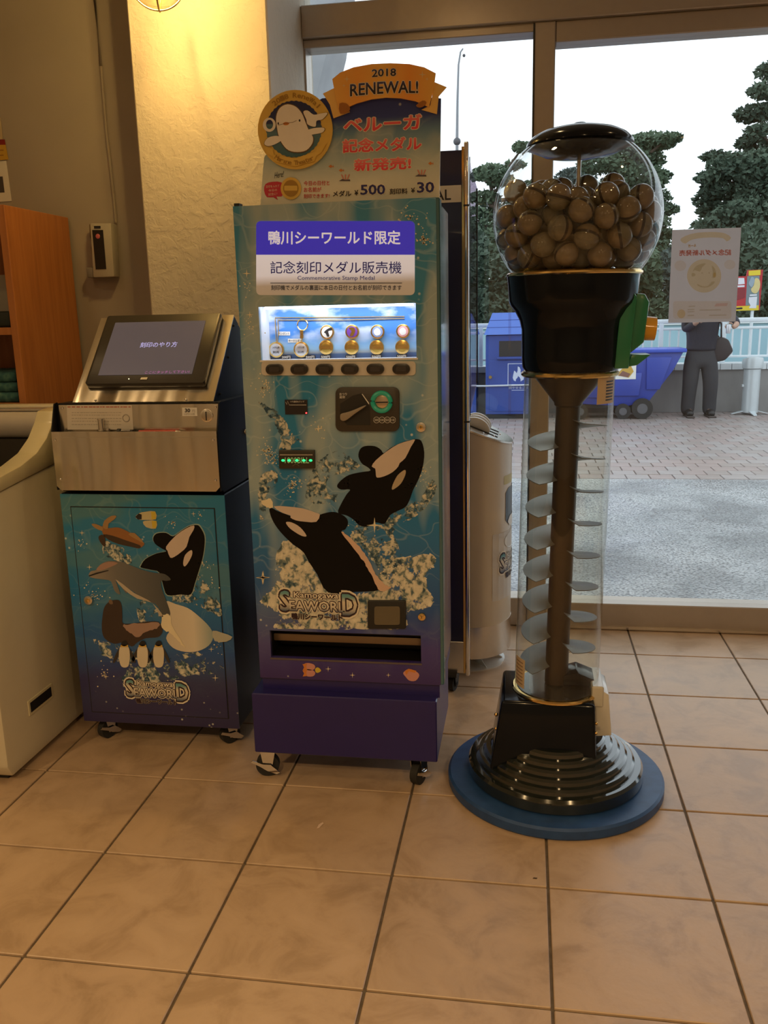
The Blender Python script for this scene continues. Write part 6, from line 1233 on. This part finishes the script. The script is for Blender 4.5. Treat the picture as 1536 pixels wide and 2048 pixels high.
# ================================================================ trees
FOL = [mottle('pine_needles_%s' % n, [(.3, a), (.7, b_)], 1.3, .8) for n, a, b_ in (('dark', (.045, .075, .05), (.09, .13, .085)), ('mid', (.06, .10, .06), (.12, .17, .10)), ('blue', (.07, .10, .09), (.13, .17, .15)))]
BARK = mottle('pine_bark', [(.3, (.05, .035, .025)), (.7, (.12, .085, .06))], 6, .9, (1, 1, .3))
def tufts(pads, R, size, dens):
    """needle tufts: thin crossing blades filling each pad (c, rx, ry, rz)"""
    vs = []; fs = []
    for c, rx, ry, rz in pads:
        n = int(dens*(rx*rz+rx*ry)*10)
        for _ in range(n):
            while True:
                q = V((R.uniform(-1, 1), R.uniform(-1, 1), R.uniform(-1, 1)))
                if q.length <= 1 and R.random() < .35+.65*q.length: break
            p = V((c.x+q.x*rx, c.y+q.y*ry, c.z+q.z*rz)); s = size*R.uniform(.6, 1.3)
            d = V((R.gauss(0, 1)+q.x*.8, R.gauss(0, .7), R.gauss(0, .6)+.35)).normalized(); e = d.cross(V((R.gauss(0, 1), R.gauss(0, 1), R.gauss(0, 1)))).normalized()
            k = len(vs); vs += [p-d*s*.5-e*s*.16, p+e*s*.30, p+d*s*.6, p-e*s*.30]; fs.append((k, k+1, k+2, k+3))
    return vs, fs
def pine(name, label, base, toppx, pads_px, Y, m, seed, size=.15, dens=120., depth=1.1):
    R = random.Random(seed); base = V(base); t = thing(name, base, label, 'tree', 'trees beyond the pool'); pads = []; br = B()
    top = onY(*toppx, Y); tr = [base+(top-base)*f_+V((R.uniform(-.15, .15)*(0 < f_ < 1), 0, 0)) for f_ in (0, .2, .4, .6, .8, .97)]
    B().tube(tr, [.30, .25, .21, .16, .10, .03], 9).done('trunk', BARK, t)
    for x, y, rx, ry in pads_px:
        c = onY(x, y, Y+R.uniform(-.8, .8)*depth); k = (Y-CP.y)/FPX*1.02; pads.append((c, rx*k, max(.4, rx*k*.8)*depth, ry*k))
        f_ = max(.12, min(.95, (c.z-base.z)/max(.1, top.z-base.z)-.05)); a = base+(top-base)*f_; br.tube([a, a+(c-a)*.5+V((0, 0, -.1)), c], [.07, .05, .02], 6)
    br.done('branches', BARK, t)
    vs, fs = tufts(pads, R, size, dens); me = bpy.data.meshes.new('foliage'); me.from_pydata(vs, [], fs); o = finish('foliage', me, m, t); o['kind'] = 'stuff'; return t
YT = 26.
pine('pine_tree', 'tall dark pine at the right edge with layered boughs', (6.6, YT, 0), (1600, 60),
    [(1520, 225, 45, 14), (1500, 235, 25, 9), (1545, 180, 40, 14), (1515, 262, 22, 10), (1500, 285, 26, 12), (1470, 330, 50, 22), (1430, 312, 26, 9), (1520, 330, 60, 26), (1425, 355, 32, 12), (1470, 375, 62, 22), (1540, 380, 60, 30), (1415, 400, 28, 14), (1450, 420, 50, 18), (1500, 425, 60, 24), (1425, 450, 36, 14), (1475, 470, 60, 24), (1540, 460, 50, 30), (1400, 470, 34, 9), (1560, 140, 40, 16), (1590, 260, 60, 60), (1500, 510, 60, 30), (1440, 500, 50, 22)], YT, FOL[0], 1)
pine('pine_tree', 'spreading pine rising just right behind the glass globe', (3.3, YT+4, 0), (1265, 300),
    [(1300, 285, 50, 16), (1335, 278, 26, 10), (1270, 290, 40, 14), (1255, 320, 50, 24), (1300, 320, 28, 18), (1275, 360, 55, 26), (1315, 352, 26, 12), (1240, 380, 50, 26), (1325, 420, 30, 12), (1300, 400, 40, 22), (1325, 470, 26, 12), (1290, 450, 46, 26), (1310, 500, 40, 18), (1230, 430, 50, 30), (1200, 330, 40, 16), (1170, 400, 50, 30), (1320, 535, 40, 18)], YT+4, FOL[1], 2)
pine('pine_tree', 'rounded pine left of the glass globe beyond the bins', (-1.0, YT, 0), (985, 345),
    [(985, 345, 30, 14), (960, 350, 24, 12), (1000, 360, 26, 12), (1045, 295, 18, 9), (1030, 330, 20, 8), (970, 395, 30, 12), (990, 420, 34, 22), (955, 440, 32, 26), (1005, 470, 36, 30), (965, 490, 36, 30), (1080, 380, 40, 22), (1060, 450, 50, 36), (1110, 430, 50, 34), (975, 540, 40, 36), (1010, 530, 36, 34), (945, 545, 34, 36)], YT, FOL[1], 3)
pine('pine_tree', 'dark pine seen through the globe between the two others', (1.6, YT+9, 0), (1150, 350), [(1150, 360, 40, 22), (1120, 390, 44, 24), (1180, 400, 44, 26), (1150, 440, 60, 34), (1110, 480, 60, 34), (1190, 480, 60, 34)], YT+9, FOL[2], 4)
def shrub(x, y, rx, ry, Y, m, seed, label):
    R = random.Random(seed); c = onY(x, y, Y); k = (Y-CP.y)/FPX; t = thing('shrub', (c.x, Y, 0), label, 'shrub', 'dense shrubs behind the pool')
    pads = [(V((c.x+R.uniform(-.6, .6)*rx*k, Y+R.uniform(-.5, .5), max(.4, c.z+R.uniform(-.8, .6)*ry*k))), rx*k*.55, 1.0, ry*k*.5) for _ in range(7)]+[(V((c.x, Y, max(.6, c.z*.6))), rx*k*.8, 1.2, ry*k*.7)]
    B().tube([V((c.x, Y, 0)), V((c.x+.1, Y, c.z*.6)), V((c.x, Y, c.z))], [.12, .09, .03], 7).done('stem', BARK, t)
    vs, fs = tufts(pads, R, .17, 110.); me = bpy.data.meshes.new('foliage'); me.from_pydata(vs, [], fs); o = finish('foliage', me, m, t); o['kind'] = 'stuff'
shl = ['dense dark shrub behind the display stand and first bin', 'dense shrub left of the globe above the flame bin', 'dense shrub behind the black body of the gumball machine', 'dense shrub behind the globe right side', 'bushy green shrub between globe and glass poster', 'dense shrub hidden mostly by the glass poster', 'dark shrub behind the red food sign', 'dark shrub at the right picture edge', 'dark shrub beyond the right picture edge', 'dense shrub far left behind the machines']
for i, (x, y, rx, ry) in enumerate(((940, 560, 60, 90), (1010, 560, 60, 95), (1090, 560, 65, 90), (1190, 560, 70, 95), (1290, 575, 60, 85), (1380, 560, 60, 85), (1460, 555, 60, 90), (1530, 555, 60, 95), (1620, 560, 70, 90), (850, 560, 60, 85))): shrub(x, y, rx, ry, 20.0+(i % 3)*2.4, FOL[(0, 0, 1, 0, 1, 2, 0, 0, 1, 0)[i]], 40+i, shl[i])

# ================================================================ the person by the railing
def skinned(name, nodes, edges, m, parent, sub=2, root=0):
    """nodes: (point, radius) ; grows one continuous surface over the joints"""
    me = bpy.data.meshes.new(name); me.from_pydata([n[0] for n in nodes], edges, []); o = bpy.data.objects.new(name, me); COL.objects.link(o)
    md_ = o.modifiers.new('Skin', 'SKIN'); md_.use_smooth_shade = True
    sv = me.skin_vertices[0].data
    for i, n in enumerate(nodes):
        r = n[1]; sv[i].radius = r if isinstance(r, tuple) else (r, r); sv[i].use_root = (i == root)
    s = o.modifiers.new('Sub', 'SUBSURF'); s.levels = sub; s.render_levels = sub
    bpy.context.view_layer.update()
    em = bpy.data.meshes.new_from_object(o.evaluated_get(bpy.context.evaluated_depsgraph_get())); bpy.data.objects.remove(o); bpy.data.meshes.remove(me)
    return finish(name, em, m, parent, 180)
PX_, PY_ = 1.80, 10.60
pe = thing('person', (PX_, PY_, 0), 'person in dark jacket and grey trousers standing by the railing, half behind poster', 'person')
W_ = lambda x, y, z: V((PX_+x, PY_+y, z))
SKIN = mat('skin', (.38, .22, .15), .5, var=.05); JAC = mat('navy_black_jacket', (.012, .014, .026), .8, var=.2, bump=.3); TRO = mat('charcoal_trousers', (.035, .036, .042), .85, var=.25, scale=6, bump=.3); SHO = mat('black_boots', (.014, .013, .013), .45); HAI = mat('dark_hair', (.012, .010, .009), .6)
legs = [((-.095, 0, .90), .095), ((-.105, -.02, .50), .065), ((-.115, .03, .10), .045), ((-.12, -.06, .045), .04)]
# body: pelvis root, spine, neck, head, legs, arms (one surface)
N_ = [(W_(0, 0, .92), (.15, .11)), (W_(0, .0, 1.10), (.14, .105)), (W_(0, .0, 1.32), (.165, .11)), (W_(0, .01, 1.42), (.10, .08)), (W_(0, .0, 1.47), (.055, .055)), (W_(0, -.01, 1.54), (.072, .085)), (W_(0, -.01, 1.62), (.078, .095)), (W_(0, .0, 1.69), (.055, .065)),
      (W_(-.10, 0, .80), .088), (W_(-.11, -.02, .48), .06), (W_(-.115, .02, .11), .042), (W_(-.12, -.10, .045), .035),
      (W_(.10, 0, .80), .088), (W_(.125, -.02, .48), .06), (W_(.135, .02, .11), .042), (W_(.14, -.10, .045), .035),
      (W_(-.20, .0, 1.37), .06), (W_(-.215, -.03, 1.13), .045), (W_(-.12, -.235, 1.23), .034), (W_(-.10, -.27, 1.25), (.030, .022)),
      (W_(.20, .0, 1.37), .06), (W_(.37, -.05, 1.26), .045), (W_(.385, -.20, 1.19), .036), (W_(.335, -.27, 1.165), (.032, .024)), (W_(.31, -.29, 1.165), (.030, .022)),
      (W_(0, -.115, 1.585), .012)]
E_ = [(0, 1), (1, 2), (2, 3), (3, 4), (4, 5), (5, 6), (6, 7), (0, 8), (8, 9), (9, 10), (10, 11), (0, 12), (12, 13), (13, 14), (14, 15), (2, 16), (16, 17), (17, 18), (18, 19), (2, 20), (20, 21), (21, 22), (22, 23), (23, 24), (6, 25)]
body = skinned('body', N_, E_, SKIN, pe, 2)
def hand(palm, fwd, side, parent):
    """five fingers curled from the palm"""
    palm = V(palm); fwd = V(fwd).normalized(); side = V(side).normalized(); dn = fwd.cross(side).normalized()
    for i, ln in enumerate((.068, .076, .071, .056)):
        a = palm+side*(.026-.0175*i)+fwd*.012; skinned('finger', [(a, .0095), (a+fwd*ln*.5+dn*.004, .009), (a+fwd*ln*.75+dn*ln*.35, .0085), (a+fwd*ln*.62+dn*ln*.7, .0075)], [(0, 1), (1, 2), (2, 3)], SKIN, parent, 1)
    a = palm+side*.03-fwd*.015; skinned('thumb', [(a, .0105), (a+side*.02+fwd*.02+dn*.012, .010), (a+side*.014+fwd*.042+dn*.03, .0085)], [(0, 1), (1, 2)], SKIN, parent, 1)
hand(W_(.30, -.295, 1.165), (-1, -.45, -.05), (0, -.1, 1), body); hand(W_(-.095, -.275, 1.255), (.5, -.6, .6), (.6, .2, -.5), body)
skinned('jacket', [(W_(0, .0, .84), (.205, .145)), (W_(0, .0, .90), (.21, .15)), (W_(0, .0, 1.08), (.205, .15)), (W_(0, .0, 1.28), (.215, .145)), (W_(0, .01, 1.40), (.13, .10)), (W_(0, .01, 1.46), (.075, .075)), (W_(-.20, .0, 1.365), .078), (W_(-.215, -.03, 1.13), .062), (W_(-.13, -.22, 1.22), .048), (W_(.205, .0, 1.365), .078), (W_(.375, -.05, 1.26), .062), (W_(.39, -.195, 1.19), .047)],
    [(0, 1), (1, 2), (2, 3), (3, 4), (4, 5), (3, 6), (6, 7), (7, 8), (3, 9), (9, 10), (10, 11)], JAC, pe, 2, 2)
skinned('trousers', [(W_(0, 0, 1.02), (.165, .12)), (W_(0, 0, .86), (.20, .14)), (W_(-.105, 0, .70), .125), (W_(-.12, -.02, .44), .105), (W_(-.13, .02, .16), .094), (W_(-.13, .02, .0), .10), (W_(.11, 0, .70), .125), (W_(.14, -.02, .44), .105), (W_(.145, .02, .16), .094), (W_(.15, .02, .0), .10)], [(0, 1), (1, 2), (2, 3), (3, 4), (4, 5), (1, 6), (6, 7), (7, 8), (8, 9)], TRO, pe, 2, 1)
for x in (-.125, .145):
    skinned('boot', [(W_(x, .05, .13), .052), (W_(x, .045, .055), (.05, .05)), (W_(x, -.07, .055), (.056, .052)), (W_(x, -.19, .045), (.052, .040))], [(0, 1), (1, 2), (2, 3)], SHO, pe, 2)
    B().box(PX_+x-.05, PX_+x+.05, PY_-.25, PY_+.10, 0, .022, .008).done('boot_sole', mat('brown_sole', (.06, .045, .04), .7), pe)
B().sphere(W_(0, .012, 1.635), .112, 20, 14, (.88, 1.02, 1.0)).done('hair', HAI, pe)
for s in (-1, 1):
    B().sphere(W_(s*.034, -.105, 1.605), .011, 10, 8).done('eye', M_WHITE, body); B().sphere(W_(s*.034, -.114, 1.605), .006, 8, 6).done('pupil', M_INK, body); B().sphere(W_(s*.088, .0, 1.59), .022, 10, 8, (.4, .7, 1.2)).done('ear', SKIN, body)
B().sphere(W_(0, -.100, 1.545), .022, 12, 8, (1.2, .4, .3)).done('mouth', mat('lip', (.30, .13, .10), .5), body)
cp_ = W_(.255, -.335, 1.085)
cu_ = thing('drink_can', cp_, 'small pale drink can held in the hand of the standing person', 'can'); B().lathe([(0, 0), (.026, 0), (.029, .008), (.029, .10), (.025, .112), (0, .112)], cp_, 20).done('can_body', mat('pale_can', (.55, .55, .58), .3, .5), cu_); B().lathe([(0, .113), (.02, .113), (.0205, .114)], cp_, 16).done('can_lid', M_STEEL, cu_)
bg = thing('shoulder_bag', W_(.24, .03, .72), 'dark brown shoulder bag hanging at the hip of the standing person', 'bag')
B().prism([W_(x, -.06, z) for x, z in ((.13, .78), (.14, .98), (.24, 1.04), (.33, 1.0), (.40, .85), (.30, .73), (.18, .71))], (0, .16, 0), .03).done('bag_body', mat('dark_brown_bag', (.030, .022, .024), .6), bg)
B().tube([W_(.24, -.02, 1.02), W_(.215, -.10, 1.20), W_(.10, -.13, 1.38), W_(-.06, -.07, 1.455), W_(-.12, .06, 1.42), W_(.05, .16, 1.25), W_(.24, .10, 1.02)], .012, 6).done('strap', MATS['dark_brown_bag'], bg)
